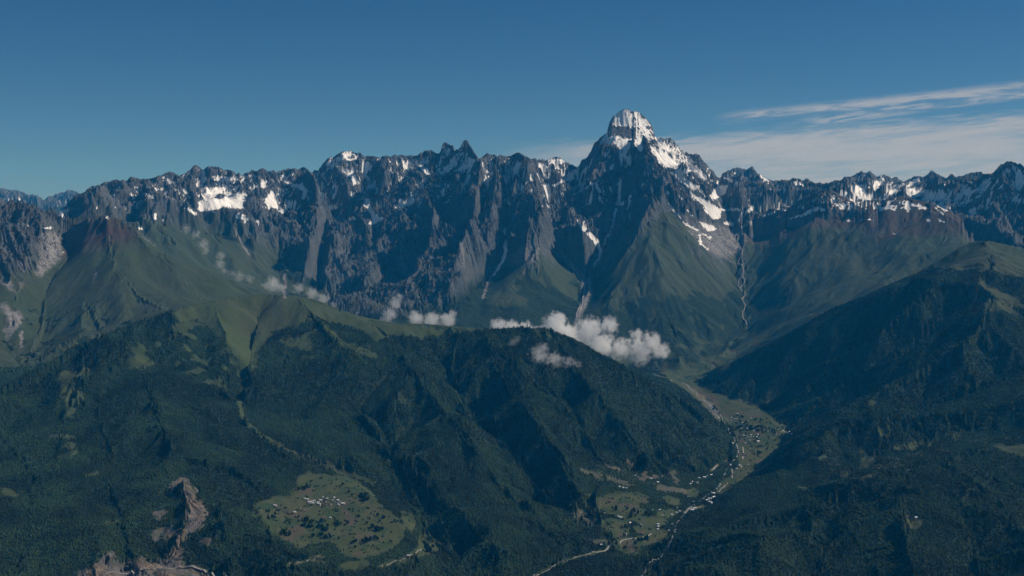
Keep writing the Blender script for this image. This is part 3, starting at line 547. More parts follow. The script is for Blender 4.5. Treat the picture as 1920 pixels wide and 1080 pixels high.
scree = np.maximum(look(poly_img(SCREEP, 1.2), wu, wv), look(line_img(SCREEL), wu2, wv2)) * (R > 9800)
red = look(poly_img(REDP, 5), wu, wv) * (R > 11000)
simg = poly_img(SLIDEP, 3); slidew = np.clip(look(simg, wu, wv) * 1.7, 0, 1) * near * ss(-.35, .1, gn(X / 45, Y / 45, 225) + .5 * gn(X / 18, Y / 18, 226) + look(simg, wu, wv) * .8 - .3)
slide = look(poly_img(SLIDEP, .8), wu + 4 * gn(X / 30, Y / 30, 223), wv + 4 * gn(X / 30, Y / 30, 224)) * near * ss(-.8, -.3, gn(X / 70, Y / 70, 221) + .5 * gn(X / 25, Y / 25, 222))
fimg = poly_img(FIELDP, .7); field = look(fimg, wu2, wv2) * (R < 16000); roadw = look(line_img([[(x, y, 5) for x, y in r_] for r_, _w in ROADS]), U, V) * near; fieldw = np.clip(roadw + look(blur(blur(fimg, 2, 0), 2, 1), wu2, wv2) * (2.0 + 1.6 * gn(X / 55, Y / 55, 227)), 0, 1) * near
brown = np.maximum(look(poly_img(BROWNP, 1), wu, wv), look(line_img(BROWNL), wu, wv)) * near
patchy = look(poly_img([[(300,600),(340,590),(400,612),(440,660),(455,700),(440,735),(400,730),(340,700),(300,680),(240,700),(230,670),(260,640)],[(500,640),(560,605),(640,600),(730,630),(700,670),(640,660),(600,680),(560,670)],[(640,680),(760,700),(800,790),(760,830),(700,760),(650,740)],[(1560,790),(1700,770),(1920,800),(1920,870),(1720,900),(1560,910)],[(1050,860),(1260,860),(1290,930),(1130,930),(1090,1010),(1040,960)],[(1130,700),(1230,780),(1340,860),(1290,870),(1180,800)]], 8), U, V)
grass = np.maximum(look(poly_img(GRASSP, 1), wu, wv), look(line_img(GRASSL), wu2, wv2)) * near
grass = np.maximum(grass, patchy * ss(.05, .35, fbm(X / 170, Y / 170, 3, 231) - .02) * np.where(U > 600, .5, 1) * near)
inleft = (R > 10450) & (U < 530) & (V < 735) & (R > np.interp(U, [-200, 150, 500], [9900, 10300, 10900]))
upright = (R > 11200) & (U > 1650)
upright = upright & (V < np.interp(U, [1650, 1740, 1830, 1900, 2000], [515, 510, 505, 540, 570]) + 14 * fbm(X / 300, Y / 300, 3, 233))
tl = 2270 + 210 * fbm(X / 800, Y / 800, 5, 241, .6)
tl = tl + np.where((U > 1420) & (R > 13000), -150 + 260 * gn(X / 500, Y / 500, 245), 0) + np.where((U > 850) & (U < 1020) & (R > 13000), 60, 0)
forest = np.where(R < 13000, 1.0, ss(25, -25, Z - tl))
clr = np.clip(look(poly_img(GRASSP[1:], 2), wu, wv) * 2.2 + look(line_img([[(x, y, w_ + 3) for x, y, w_ in L_] for L_ in GRASSL]), wu, wv), 0, 1) * near
grass = np.maximum(grass, clr)
forest = np.where(R < 13000, forest * (1 - grass), forest)
forest = np.where(inleft | upright, ss(.45, .6, gn(X / 120, Y / 120, 251) + .5 * gn(X / 45, Y / 45, 252)) * ss(2500, 2200, Z), forest)
farv = (R > 11800) & (U < 1440) & (U > 1150) & (Z < 2150)
forest = np.where(farv, forest * ss(-.15, .15, gn(X / 150, Y / 150, 253) + .5 * gn(X / 60, Y / 60, 254) + (V - 640) * -.006 + .35), forest)
slide = np.maximum(slide, slidew * .45)
for m_ in (field, fieldw, slide, brown, scree, snow, rock): forest = forest * (1 - np.clip(m_ * 1.4, 0, 1))
hedge = ss(.42, .55, gn(X / 38, Y / 38, 261) + .6 * gn(X / 17, Y / 17, 262)) * (field > .3) * (R < 10000)
rk = np.clip(np.maximum(rock * (1 - .85 * ss(425, 530, V + 22 * gn(X / 420, Y / 420, 283)) * (R > 13000) * ss(-.28, .15, gn(X / 190, Y / 190, 281) + .5 * gn(X / 70, Y / 70, 282))), lrock), 0, 1)
rk = np.maximum(rk, np.where((R > 12500) & ~inleft, ss(.95, 1.3, SL) * .8, 0))
COL_A = np.stack([snow, rk, forest, np.maximum(scree, slide * .0)], -1)
COL_B = np.stack([np.maximum(red, purple * .75), field, np.maximum(slide, brown * .55), np.where(inleft | upright | (R > 13000), 0, 1.0)], -1)
print('cover', time.time() - T0)

# ------------------------------------------------------------------ materials
def new_mat(name):
    m = bpy.data.materials.new(name); m.use_nodes = True; nt = m.node_tree; nt.nodes.clear(); return m, nt
class NT:
    def __init__(s, nt): s.nt = nt
    def n(s, t, **k):
        x = s.nt.nodes.new(t)
        for a, b in k.items(): setattr(x, a, b)
        return x
    def set(s, inp, v):
        if hasattr(v, 'is_output') or isinstance(v, bpy.types.NodeSocket): s.nt.links.new(v, inp)
        else: inp.default_value = v
    def math(s, op, a, b=None, c=None, clamp=False):
        x = s.n('ShaderNodeMath', operation=op, use_clamp=clamp); s.set(x.inputs[0], a)
        if b is not None: s.set(x.inputs[1], b)
        if c is not None: s.set(x.inputs[2], c)
        return x.outputs[0]
    def vmath(s, op, a, b=None, sc=None):
        x = s.n('ShaderNodeVectorMath', operation=op); s.set(x.inputs[0], a)
        if b is not None: s.set(x.inputs[1], b)
        if sc is not None: s.set(x.inputs['Scale'], sc)
        return x.outputs['Value'] if op in ('LENGTH', 'DOT_PRODUCT', 'DISTANCE') else x.outputs[0]
    def noise(s, vec, scale, detail=4, rough=.55, dist=0):
        x = s.n('ShaderNodeTexNoise'); s.set(x.inputs['Vector'], vec); x.inputs['Scale'].default_value = scale
        x.inputs['Detail'].default_value = detail; x.inputs['Roughness'].default_value = rough; x.inputs['Distortion'].default_value = dist
        return x.outputs['Fac']
    def ramp(s, v, lo, hi, a=0., b=1.):
        x = s.n('ShaderNodeMapRange', interpolation_type='SMOOTHSTEP'); s.set(x.inputs[0], v)
        for i, q in enumerate((lo, hi, a, b)): s.set(x.inputs[1 + i], q)
        return x.outputs[0]
    def mix(s, f, a, b):
        x = s.n('ShaderNodeMix', data_type='RGBA'); s.set(x.inputs[0], f); s.set(x.inputs[6], a); s.set(x.inputs[7], b); return x.outputs[2]
def rgb(r, g, b): return (r, g, b, 1)

ground_mat, nt = new_mat('mountain_ground'); N = NT(nt)
geo = N.n('ShaderNodeNewGeometry'); P = geo.outputs['Position']
ca = N.n('ShaderNodeAttribute', attribute_name='cover_a'); cb = N.n('ShaderNodeAttribute', attribute_name='cover_b')
sa = N.n('ShaderNodeSeparateColor'); nt.links.new(ca.outputs['Color'], sa.inputs[0]); sb = N.n('ShaderNodeSeparateColor'); nt.links.new(cb.outputs['Color'], sb.inputs[0])
a_snow, a_rock, a_for, a_scree = sa.outputs[0], sa.outputs[1], sa.outputs[2], ca.outputs['Alpha']
b_red, b_field, b_slide, b_lush = sb.outputs[0], sb.outputs[1], sb.outputs[2], cb.outputs['Alpha']
big = N.noise(P, 1 / 900, 5, .6); mid = N.noise(P, 1 / 140, 5, .65); fin = N.noise(P, 1 / 28, 3, .7)
strat = N.noise(N.vmath('MULTIPLY', P, (1 / 190, 1 / 300, 1 / 170)), 1.0, 6, .7, 1.2)
grassc = N.mix(N.ramp(mid, .35, .65), rgb(.028, .048, .017), rgb(.055, .072, .028))
grassc = N.mix(N.ramp(big, .4, .65), grassc, rgb(.052, .058, .028))
grassc = N.mix(N.math('MULTIPLY', N.math('SUBTRACT', 1., b_lush, clamp=True), .55), grassc, rgb(.046, .060, .034))
grassc = N.mix(N.math('MULTIPLY', b_lush, .25), grassc, rgb(.070, .088, .038)); grassc = N.mix(N.ramp(fin, .62, .8, 0, .5), grassc, rgb(.017, .03, .013))
rockc = N.mix(N.ramp(strat, .3, .7), rgb(.032, .036, .041), rgb(.112, .117, .124))
rockc = N.mix(N.ramp(fin, .3, .75, 0, .55), rockc, rgb(.178, .182, .19))
rockc = N.mix(N.ramp(mid, .55, .75, 0, .6), rockc, rgb(.028, .029, .031))
screec = N.mix(N.ramp(fin, .3, .7), rgb(.11, .10, .095), rgb(.27, .265, .26))
slidec = N.mix(N.ramp(fin, .35, .65), rgb(.085, .065, .050), rgb(.20, .155, .12)); slidec = N.mix(N.ramp(mid, .45, .6), slidec, rgb(.11, .10, .095))
fldv = N.n('ShaderNodeTexVoronoi'); nt.links.new(N.vmath('MULTIPLY', P, (1 / 75, 1 / 120, 0)), fldv.inputs['Vector']); fldv.inputs['Randomness'].default_value = .9; fldv.inputs['Scale'].default_value = 1
fs = N.n('ShaderNodeSeparateColor'); nt.links.new(fldv.outputs['Color'], fs.inputs[0])
fieldc = N.mix(fs.outputs[0], rgb(.036, .060, .021), rgb(.080, .084, .038)); fieldc = N.mix(N.ramp(fs.outputs[1], .88, .94), fieldc, rgb(.085, .07, .045)); fieldc = N.mix(N.ramp(mid, .4, .7, 0, .4), fieldc, rgb(.036, .047, .022))
forc = N.mix(N.ramp(fin, .35, .65), rgb(.006, .014, .007), rgb(.020, .034, .014)); forc = N.mix(N.ramp(mid, .45, .7, 0, .5), forc, rgb(.028, .042, .018))
redc = N.mix(N.ramp(mid, .35, .65), rgb(.070, .038, .034), rgb(.075, .058, .053))
snowc = N.mix(N.ramp(mid, .3, .7), rgb(.93, .91, .88), rgb(.80, .79, .77))
c = N.mix(b_red, grassc, redc); c = N.mix(a_rock, c, rockc); c = N.mix(b_field, c, fieldc); c = N.mix(N.math('MULTIPLY', a_scree, 1.0), c, screec)
c = N.mix(a_for, c, forc); c = N.mix(b_slide, c, slidec); c = N.mix(N.ramp(a_snow, .35, .6), c, snowc)
bs = N.n('ShaderNodeBsdfPrincipled'); nt.links.new(c, bs.inputs['Base Color']); bs.inputs['Roughness'].default_value = .95; bs.inputs['Specular IOR Level'].default_value = .12
bh = N.math('MULTIPLY', N.math('ADD', N.noise(P, 1 / 40, 6, .7), N.noise(P, 1 / 12, 2, .6)), N.mix(a_snow, N.mix(a_rock, rgb(4, 4, 4), rgb(16, 16, 16)), rgb(3, 3, 3)))
bp = N.n('ShaderNodeBump'); nt.links.new(bh, bp.inputs['Height']); bp.inputs['Strength'].default_value = 1; bp.inputs['Distance'].default_value = 1; nt.links.new(bp.outputs[0], bs.inputs['Normal'])
out = N.n('ShaderNodeOutputMaterial'); nt.links.new(bs.outputs[0], out.inputs[0])

def flat_mat(name, col, rough=.8, var=.3, scale=.3):
    m, nt = new_mat(name); N = NT(nt); oi = N.n('ShaderNodeObjectInfo'); g = N.n('ShaderNodeNewGeometry')
    f = N.math('ADD', N.math('MULTIPLY', oi.outputs['Random'], .6), N.math('MULTIPLY', N.noise(g.outputs['Position'], scale, 3), .4))
    if name in ('conifer_needles', 'broadleaf_foliage'): f = N.math('ADD', N.math('MULTIPLY', oi.outputs['Random'], .3), N.math('ADD', N.math('MULTIPLY', N.ramp(N.noise(g.outputs['Position'], 1 / 420, 5, .6), .4, .6), .95), -.2))
    c = N.mix(f, rgb(*[x * (1 - var) for x in col]), rgb(*[min(1, x * (1 + var)) for x in col]))
    b = N.n('ShaderNodeBsdfPrincipled'); nt.links.new(c, b.inputs['Base Color']); b.inputs['Roughness'].default_value = rough; b.inputs['Specular IOR Level'].default_value = .2
    o = N.n('ShaderNodeOutputMaterial'); nt.links.new(b.outputs[0], o.inputs[0]); return m
M_CON = flat_mat('conifer_needles', (.013, .027, .011), .9, .6); M_LEAF = flat_mat('broadleaf_foliage', (.024, .045, .015), .9, .55); M_BARK = flat_mat('bark', (.07, .05, .035))
M_WALL = flat_mat('plastered_wall', (.32, .29, .25)); M_TIN = flat_mat('pale_tin_roof', (.66, .67, .67), .5, .25); M_RUST = flat_mat('rusty_red_roof', (.22, .13, .12), .7); M_GREYR = flat_mat('grey_roof', (.33, .34, .35), .6)
M_ROAD = flat_mat('pale_gravel_road', (.30, .28, .25)); M_WATER = flat_mat('milky_river_water', (.30, .31, .31), .35, .2, .05); M_GRAVEL = flat_mat('river_gravel', (.33, .31, .295))

col = bpy.context.scene.collection
def link(o, parent=None, **props):
    col.objects.link(o)
    if parent is not None: o.parent = parent
    for k, v in props.items(): o[k] = v
    return o

# ------------------------------------------------------------------ ground meshes
riv = np.array([(R_, ray(u_, v_)[0]) for (u_, v_, R_) in sorted(LINES[0], key=lambda p: p[2])]); raz = np.interp(R, riv[:, 0] * 1000, riv[:, 1])
def crestR(n):
    az, te, Rc, _, _ = crest_tab[n]; o = np.argsort(az); return np.interp(azc, az[o], Rc[o])[:, None]
azU = 960 + FPX * np.tan(azc)[:, None] + 0 * R
fr = np.where(azU < 1375, crestR('fore') + 500, 0); fr2 = np.where(azU > 1300, crestR('right') + 450, 0)
lab = np.full(R.shape, 5)
lab[R > 19000] = 6
lab[(azU > 1392) & (R > 12000) & (R < 16700)] = 4
lab[(azU < 560) & (R < crestR('left') + 500)] = 3
lab[(AZ < raz) & (R < fr)] = 1
lab[(AZ >= raz) & (R < fr2)] = 2
lab[(R < 12600) & (flat > .5) & (azU > 1050)] = 0
lab[(R < 6500) & (lab > 2)] = 2
GNAMES = ['valley_floor', 'foreground_hill', 'right_hills', 'left_mountain', 'purple_mountain', 'snowy_mountain_range', 'distant_mountains']
VERT = np.stack([X, Y, Z], -1).reshape(-1, 3).astype(f32); CA = COL_A.reshape(-1, 4).astype(f32); CB = COL_B.reshape(-1, 4).astype(f32)
I, J = np.meshgrid(np.arange(NC - 1), np.arange(NROW - 1), indexing='ij')
q0 = (I * NROW + J); QUADS = np.stack([q0, q0 + NROW, q0 + NROW + 1, q0 + 1], -1)
def np_mesh(name, v, f, k, mat=None, smooth=True):
    me = bpy.data.meshes.new(name); me.vertices.add(len(v)); me.vertices.foreach_set('co', np.ascontiguousarray(v, f32).ravel())
    me.loops.add(len(f) * k); me.loops.foreach_set('vertex_index', np.ascontiguousarray(f, np.int32).ravel())
    me.polygons.add(len(f)); me.polygons.foreach_set('loop_start', np.arange(0, len(f) * k, k, dtype=np.int32)); me.polygons.foreach_set('loop_total', np.full(len(f), k, np.int32))
    me.polygons.foreach_set('use_smooth', np.full(len(f), smooth, bool))
    if mat: me.materials.append(mat)
    me.update(calc_edges=True); return me
for L, nm in enumerate(GNAMES):
    F = QUADS[lab[:-1, :-1] == L]
    used = np.zeros(len(VERT), bool); used[F.ravel()] = True; idx = np.cumsum(used) - 1
    me = np_mesh(nm, VERT[used], idx[F], 4, ground_mat)
    for an, arr in (('cover_a', CA), ('cover_b', CB)):
        at = me.attributes.new(an, 'FLOAT_COLOR', 'POINT'); at.data.foreach_set('color', arr[used].ravel())
    link(bpy.data.objects.new(nm, me), kind='structure')
gm = np_mesh('ground', np.array([(-32000, -8000, 1240), (32000, -8000, 1240), (32000, 50000, 1240), (-32000, 50000, 1240)], f32), np.array([[0, 1, 2, 3]]), 4, flat_mat('valley_grass', (.03, .05, .02), .95, .3, .002))
link(bpy.data.objects.new('ground', gm), kind='structure')
print('meshes', time.time() - T0)

# picking ground points under a pixel: nearest visible crossing along the column
TE = (Z - CAMZ) / R; VISR = np.maximum.accumulate(TE, 1)
def ground_at(u, v, rmin=3000):
    az, te = ray(u, v); a = (az - A0) / (A1 - A0) * (NC - 1); i = int(np.clip(math.floor(a), 0, NC - 2)); t = a - i
    tcol = TE[i] * (1 - t) + TE[i + 1] * t; rc = R[i] * (1 - t) + R[i + 1] * t
    k = np.nonzero((tcol >= te) & (rc > rmin))[0]
    if not len(k): return None
    j = k[0]
    if j == 0: return None
    w = np.clip((te - tcol[j - 1]) / (tcol[j] - tcol[j - 1] + 1e-12), 0, 1); r = rc[j - 1] * (1 - w) + rc[j] * w
    return np.array([r * math.sin(az), r * math.cos(az), CAMZ + te * r])
def height(x, y):
    az = math.atan2(x, y); r = math.hypot(x, y); a = (az - A0) / (A1 - A0) * (NC - 1); i = int(np.clip(math.floor(a), 0, NC - 2)); t = a - i
    return float(np.interp(r, R[i], Z[i]) * (1 - t) + np.interp(r, R[i + 1], Z[i + 1]) * t)

# ------------------------------------------------------------------ roads, river, streams: ribbons lying on the ground
def ribbon(name, pts, w, mat, lift=1.2, jit=0, seed=1):
    g = [ground_at(u, v) for u, v in pts]; g = np.array([p for p in g if p is not None])[:, :2]
    d = np.concatenate([[0], np.cumsum(np.hypot(*np.diff(g, axis=0).T))]); n = max(int(d[-1] / 12), 4); s = np.linspace(0, d[-1], n)
    c = np.stack([np.interp(s, d, g[:, 0]), np.interp(s, d, g[:, 1])], 1); c = blur(c, 2.0, 0)
    if jit: c += np.stack([gn(s / 70, s * 0 + seed, 3), gn(s / 70, s * 0 + seed, 4)], 1) * jit
    t = np.gradient(c, axis=0); t /= np.linalg.norm(t, axis=1)[:, None] + 1e-9; nn = np.stack([-t[:, 1], t[:, 0]], 1)
    ww = w * (1 + .35 * gn(s / 45, s * 0 + .5, seed)); V_ = []
    for k, q in enumerate((-1, -.95, .95, 1)):
        p = c + nn * (q * ww / 2)[:, None]
        for x, y in p: V_.append((x, y, height(x, y) + (lift if abs(q) < .97 else lift - 2.0)))
    zz = np.array(V_).reshape(4, n, 3); m = zz[1:3, :, 2].max(0); zz[1:3, :, 2] = m; zz[0, :, 2] = m - 2.5; zz[3, :, 2] = m - 2.5
    V_ = zz.reshape(-1, 3); F = [(k * n + i, k * n + i + 1, (k + 1) * n + i + 1, (k + 1) * n + i) for k in range(3) for i in range(n - 1)]
    return link(bpy.data.objects.new(name, np_mesh(name, V_, np.array(F), 4, mat, False)), kind='structure')
for i, (p, w) in enumerate(ROADS):
    ribbon('road', p, w, M_ROAD, 1.6, 3, i)
for i, (p, w) in enumerate([([(1278,716),(1292,727),(1306,740),(1320,752),(1332,764),(1342,776),(1355,788),(1366,806),(1378,828),(1385,845),(1383,854),(1376,863),(1362,880),(1357,893),(1354,903),(1345,915),(1325,930),(1300,948),(1284,962),(1272,976),(1266,990),(1262,1008),(1256,1022),(1245,1032),(1225,1050),(1211,1070),(1200,1095)], 8),
  ([(1318,750),(1330,757),(1338,766),(1347,775)], 8),([(1331,771),(1340,778),(1350,786)], 7)]):
    ribbon('river', p, w, M_WATER, 2.2, 6, 20 + i)
for i, (p, w) in enumerate([([(1390,463),(1393,477),(1382,493),(1395,507),(1392,517),(1397,530),(1387,541),(1398,549),(1390,561),(1398,571),(1392,590),(1397,602),(1405,610)], 8),([(1357,465),(1363,487),(1382,494)], 12),([(1386,522),(1384,535),(1390,545)], 10),
  ([(1110,500),(1104,522),(1106,545),(1098,565),(1086,590)], 11),([(1062,488),(1085,515),(1096,540),(1092,570),(1080,595)], 9),([(530,495),(536,502),(532,508)], 10),([(437,424),(450,450),(468,480)], 7)]):
    ribbon('stream', p, w, M_GRAVEL, 4, 9, 40 + i)
print('ribbons', time.time() - T0)
# ------------------------------------------------------------------ forest: too many trees to count, one object
def pts_in(mask, dens, rmax, seed, cap=900000):
    g = np.random.default_rng(seed)
    Mq = mask[:-1, :-1] * (R[:-1, :-1] < rmax) * (R[:-1, :-1] > 4300)
    area = np.abs(DET[:-1, :-1]); lam = Mq * area * dens
    hid = (VISR - TE)[:-1, :-1] * R[:-1, :-1]; lam = lam * np.where(hid < 130, 1, 0)
    n = g.poisson(lam); I_, J_ = np.nonzero(n); rep = n[I_, J_]; I_, J_ = np.repeat(I_, rep), np.repeat(J_, rep)
    if len(I_) > cap: k = g.permutation(len(I_))[:cap]; I_, J_ = I_[k], J_[k]
    s, t = g.random(len(I_)), g.random(len(I_))
    def b(A): return (A[I_, J_] * (1 - s) + A[I_ + 1, J_] * s) * (1 - t) + (A[I_, J_ + 1] * (1 - s) + A[I_ + 1, J_ + 1] * s) * t
    return b(X), b(Y), b(Z), I_, J_, g
fmask = ss(.4, .7, forest) + hedge * (forest < .4) * .6
dn = np.where(R < 8500, 1 / 9.6 ** 2, 1 / 12.5 ** 2)[:-1, :-1]
fx_, fy_, fz_, fi, fj, g = pts_in(np.clip(fmask, 0, 1), dn, 12600, 11)
print('trees', len(fx_))
con = np.clip(.75 - .5 * ss(1500, 900, Z[fi, fj] - 1200 + 500 * gn(X[fi, fj] / 600, Y[fi, fj] / 600, 271)) - .35 * (X[fi, fj] > 600) - .35 * ss(1900, 1500, Z[fi, fj]) + .9 * gn(X[fi, fj] / 350, Y[fi, fj] / 350, 272), .08, .97)
kind = (g.random(len(fx_)) > con).astype(np.int32)
scl = (g.uniform(.42, .82, len(fx_)) * np.where(R[fi, fj] < 8500, 1, 1.2)).astype(f32) * np.where(kind == 1, .85, 1).astype(f32)
fm = bpy.data.meshes.new('forest'); fm.vertices.add(len(fx_)); fm.vertices.foreach_set('co', np.stack([fx_, fy_, fz_ - 1.5], 1).astype(f32).ravel())
a_ = fm.attributes.new('tree_size', 'FLOAT', 'POINT'); a_.data.foreach_set('value', scl)
a_ = fm.attributes.new('tree_kind', 'INT', 'POINT'); a_.data.foreach_set('value', kind)
a_ = fm.attributes.new('tree_turn', 'FLOAT', 'POINT'); a_.data.foreach_set('value', g.uniform(0, 6.28, len(fx_)).astype(f32))
forest_ob = link(bpy.data.objects.new('forest', fm), kind='stuff')
ng = bpy.data.node_groups.new('forest_trees', 'GeometryNodeTree')
ng.interface.new_socket('Geometry', in_out='INPUT', socket_type='NodeSocketGeometry'); ng.interface.new_socket('Geometry', in_out='OUTPUT', socket_type='NodeSocketGeometry')
def gnode(t, **k):
    x = ng.nodes.new(t)
    for a, b in k.items(): setattr(x, a, b)
    return x
gi, go = gnode('NodeGroupInput'), gnode('NodeGroupOutput'); lk = ng.links.new
def conemesh(verts, rad, dep, z):
    c = gnode('GeometryNodeMeshCone'); c.inputs['Vertices'].default_value = verts; c.inputs['Radius Bottom'].default_value = rad; c.inputs['Radius Top'].default_value = .15; c.inputs['Depth'].default_value = dep
    t = gnode('GeometryNodeTransform'); lk(c.outputs['Mesh'], t.inputs[0]); t.inputs['Translation'].default_value = (0, 0, z); return t.outputs[0]
j1 = gnode('GeometryNodeJoinGeometry')
for a in (conemesh(7, 5.2, 13, 2), conemesh(6, 3.6, 15, 9)): lk(a, j1.inputs[0])
s1 = gnode('GeometryNodeSetMaterial'); s1.inputs['Material'].default_value = M_CON; lk(j1.outputs[0], s1.inputs[0])
ic = gnode('GeometryNodeMeshIcoSphere'); ic.inputs['Radius'].default_value = 7.2; ic.inputs['Subdivisions'].default_value = 2
nz = gnode('ShaderNodeTexNoise'); nz.inputs['Scale'].default_value = .22; sm_ = gnode('ShaderNodeVectorMath', operation='SUBTRACT'); lk(nz.outputs['Color'], sm_.inputs[0]); sm_.inputs[1].default_value = (.5, .5, .5)
sc_ = gnode('ShaderNodeVectorMath', operation='SCALE'); lk(sm_.outputs[0], sc_.inputs[0]); sc_.inputs['Scale'].default_value = 11
sp_ = gnode('GeometryNodeSetPosition'); lk(ic.outputs['Mesh'], sp_.inputs[0]); lk(sc_.outputs[0], sp_.inputs['Offset'])
t2 = gnode('GeometryNodeTransform'); lk(sp_.outputs[0], t2.inputs[0]); t2.inputs['Translation'].default_value = (0, 0, 7); t2.inputs['Scale'].default_value = (1, 1, 1.15)
s2 = gnode('GeometryNodeSetMaterial'); s2.inputs['Material'].default_value = M_LEAF; lk(t2.outputs[0], s2.inputs[0])
ga, gb = gnode('GeometryNodeGeometryToInstance'), gnode('GeometryNodeGeometryToInstance'); lk(s1.outputs[0], ga.inputs[0]); lk(s2.outputs[0], gb.inputs[0])
jj = gnode('GeometryNodeJoinGeometry'); lk(gb.outputs[0], jj.inputs[0]); lk(ga.outputs[0], jj.inputs[0])
def nattr(n, t):
    x = gnode('GeometryNodeInputNamedAttribute', data_type=t); x.inputs[0].default_value = n; return x.outputs[0]
ip = gnode('GeometryNodeInstanceOnPoints'); lk(gi.outputs[0], ip.inputs['Points']); lk(jj.outputs[0], ip.inputs['Instance']); ip.inputs['Pick Instance'].default_value = True
lk(nattr('tree_kind', 'INT'), ip.inputs['Instance Index']); lk(nattr('tree_size', 'FLOAT'), ip.inputs['Scale'])
cx = gnode('ShaderNodeCombineXYZ'); lk(nattr('tree_turn', 'FLOAT'), cx.inputs[2]); lk(cx.outputs[0], ip.inputs['Rotation']); lk(ip.outputs[0], go.inputs[0])
md = forest_ob.modifiers.new('trees', 'NODES'); md.node_group = ng

# ------------------------------------------------------------------ single trees standing in the fields
def tree_crown(seed, tall):
    g = np.random.default_rng(seed); V_, F_ = [], []
    for k in range(210):
        d = g.normal(size=3); d /= np.linalg.norm(d); r = g.uniform(.55, 1) ** .5
        c = np.array([d[0] * 6 * r, d[1] * 6 * r, 9 + d[2] * 6.5 * r]) if not tall else np.array([d[0], d[1], 0]) * 5.0 * (1 - (k / 210)) ** .9 * r + np.array([0, 0, 2.5 + 18 * k / 210])
        a = g.normal(size=3); a /= np.linalg.norm(a); b = np.cross(a, g.normal(size=3)); b /= np.linalg.norm(b) + 1e-9; s = g.uniform(1.1, 2.1)
        n = len(V_); V_ += [c + a * s, c + b * s, c - a * s, c - b * s]; F_.append((n, n + 1, n + 2, n + 3))
    return np_mesh('crown', np.array(V_), np.array(F_), 4, M_CON if tall else M_LEAF, False)
def trunk_mesh():
    V_, F_ = [], []
    for z, r in ((0, .5), (4, .38), (9, .2)): V_ += [(r * math.cos(a * math.pi / 3), r * math.sin(a * math.pi / 3), z - .8) for a in range(6)]
    for l in range(2): F_ += [(l * 6 + a, l * 6 + (a + 1) % 6, l * 6 + 6 + (a + 1) % 6, l * 6 + 6 + a) for a in range(6)]
    return np_mesh('trunk', np.array(V_), np.array(F_), 4, M_BARK)
CR = [tree_crown(1, False), tree_crown(2, False), tree_crown(3, True)]; TK = trunk_mesh()
protos = []
for i, cm in enumerate(CR):
    e = bpy.data.objects.new('broadleaf_tree' if i < 2 else 'conifer_tree', None)
    protos.append((e, bpy.data.objects.new('crown', cm), bpy.data.objects.new('trunk', TK)))
used_p = set()
def put_tree(k, p, s, rz, label, group):
    e, c_, t_ = protos[k]
    if k in used_p: e, c_, t_ = e.copy(), c_.copy(), t_.copy()
    used_p.add(k)
    link(e, label=label, category='tree', group=group); e.location = p; e.scale = (s, s, s); e.rotation_euler = (0, 0, rz)
    link(c_, e); link(t_, e)
TREES = [  # polygons of the view with trees one can count: (outline, number, label, group)
([(560,896),(600,892),(660,903),(690,925),(720,960),(690,945),(640,925),(560,925)], 34, 'dark green tree in the meadows above the hillside village', 'trees in the meadows above the hillside village'),
([(478,955),(540,965),(560,1010),(520,1002),(495,985)], 22, 'round tree in the grass on the left edge of the hillside village meadow', 'trees on the left of the hillside village'),
([(560,965),(620,970),(660,985),(640,1012),(590,1010),(555,990)], 60, 'tree in the copse just below the hillside village', 'trees below the hillside village'),
([(660,960),(735,970),(752,1000),(700,1030),(650,1030),(665,990)], 40, 'tree along the field edges at lower right of the hillside village', 'field edge trees by the hillside village'),
([(800,985),(832,982),(818,1028),(790,1036)], 12, 'tree in the narrow meadow right of the hillside village ravine', 'trees in the narrow meadow'),
([(1120,942),(1200,955),(1245,978),(1190,975)], 14, 'small tree on the brown terrace meadow of the lower valley', 'trees on the lower valley terrace'),
([(1130,985),(1175,988),(1230,995),(1200,1030),(1160,1030)], 16, 'tree between the green riverside fields of the lower valley', 'trees between the lower valley fields'),
([(1365,775),(1440,785),(1445,820),(1420,860),(1388,835)], 90, 'dark tree among the houses of the village on the valley floor', 'trees among the valley village houses'),
([(1305,735),(1390,760),(1360,785),(1330,765)], 10, 'lone dark tree on the flat meadow above the valley village', 'trees on the flat upper valley meadow'),
([(1445,800),(1480,815),(1470,835),(1450,830)], 16, 'tree beside the cluster of houses at the right edge of the valley village', 'trees at the right edge of the valley village')]
g = np.random.default_rng(77)
def inside(P, x, y):
    r = False; j = len(P) - 1
    for i in range(len(P)):
        if (P[i][1] > y) != (P[j][1] > y) and x < (P[j][0] - P[i][0]) * (y - P[i][1]) / (P[j][1] - P[i][1]) + P[i][0]: r = not r
        j = i
    return r
for P_, n, lb, gr in TREES:
    xs, ys = [p[0] for p in P_], [p[1] for p in P_]; c_ = 0; seeds = []
    while c_ < n:
        if seeds and g.random() < .55: b_ = seeds[g.integers(len(seeds))]; x, y = b_[0] + g.normal() * 5, b_[1] + g.normal() * 2
        else: x, y = g.uniform(min(xs), max(xs)), g.uniform(min(ys), max(ys))
        if not inside(P_, x, y): continue
        p = ground_at(x, y)
        if p is None: continue
        seeds.append((x, y)); c_ += 1
        put_tree(int(g.choice([0, 0, 1, 1, 2])), p, g.uniform(.7, 1.5), g.uniform(0, 6), lb, gr)

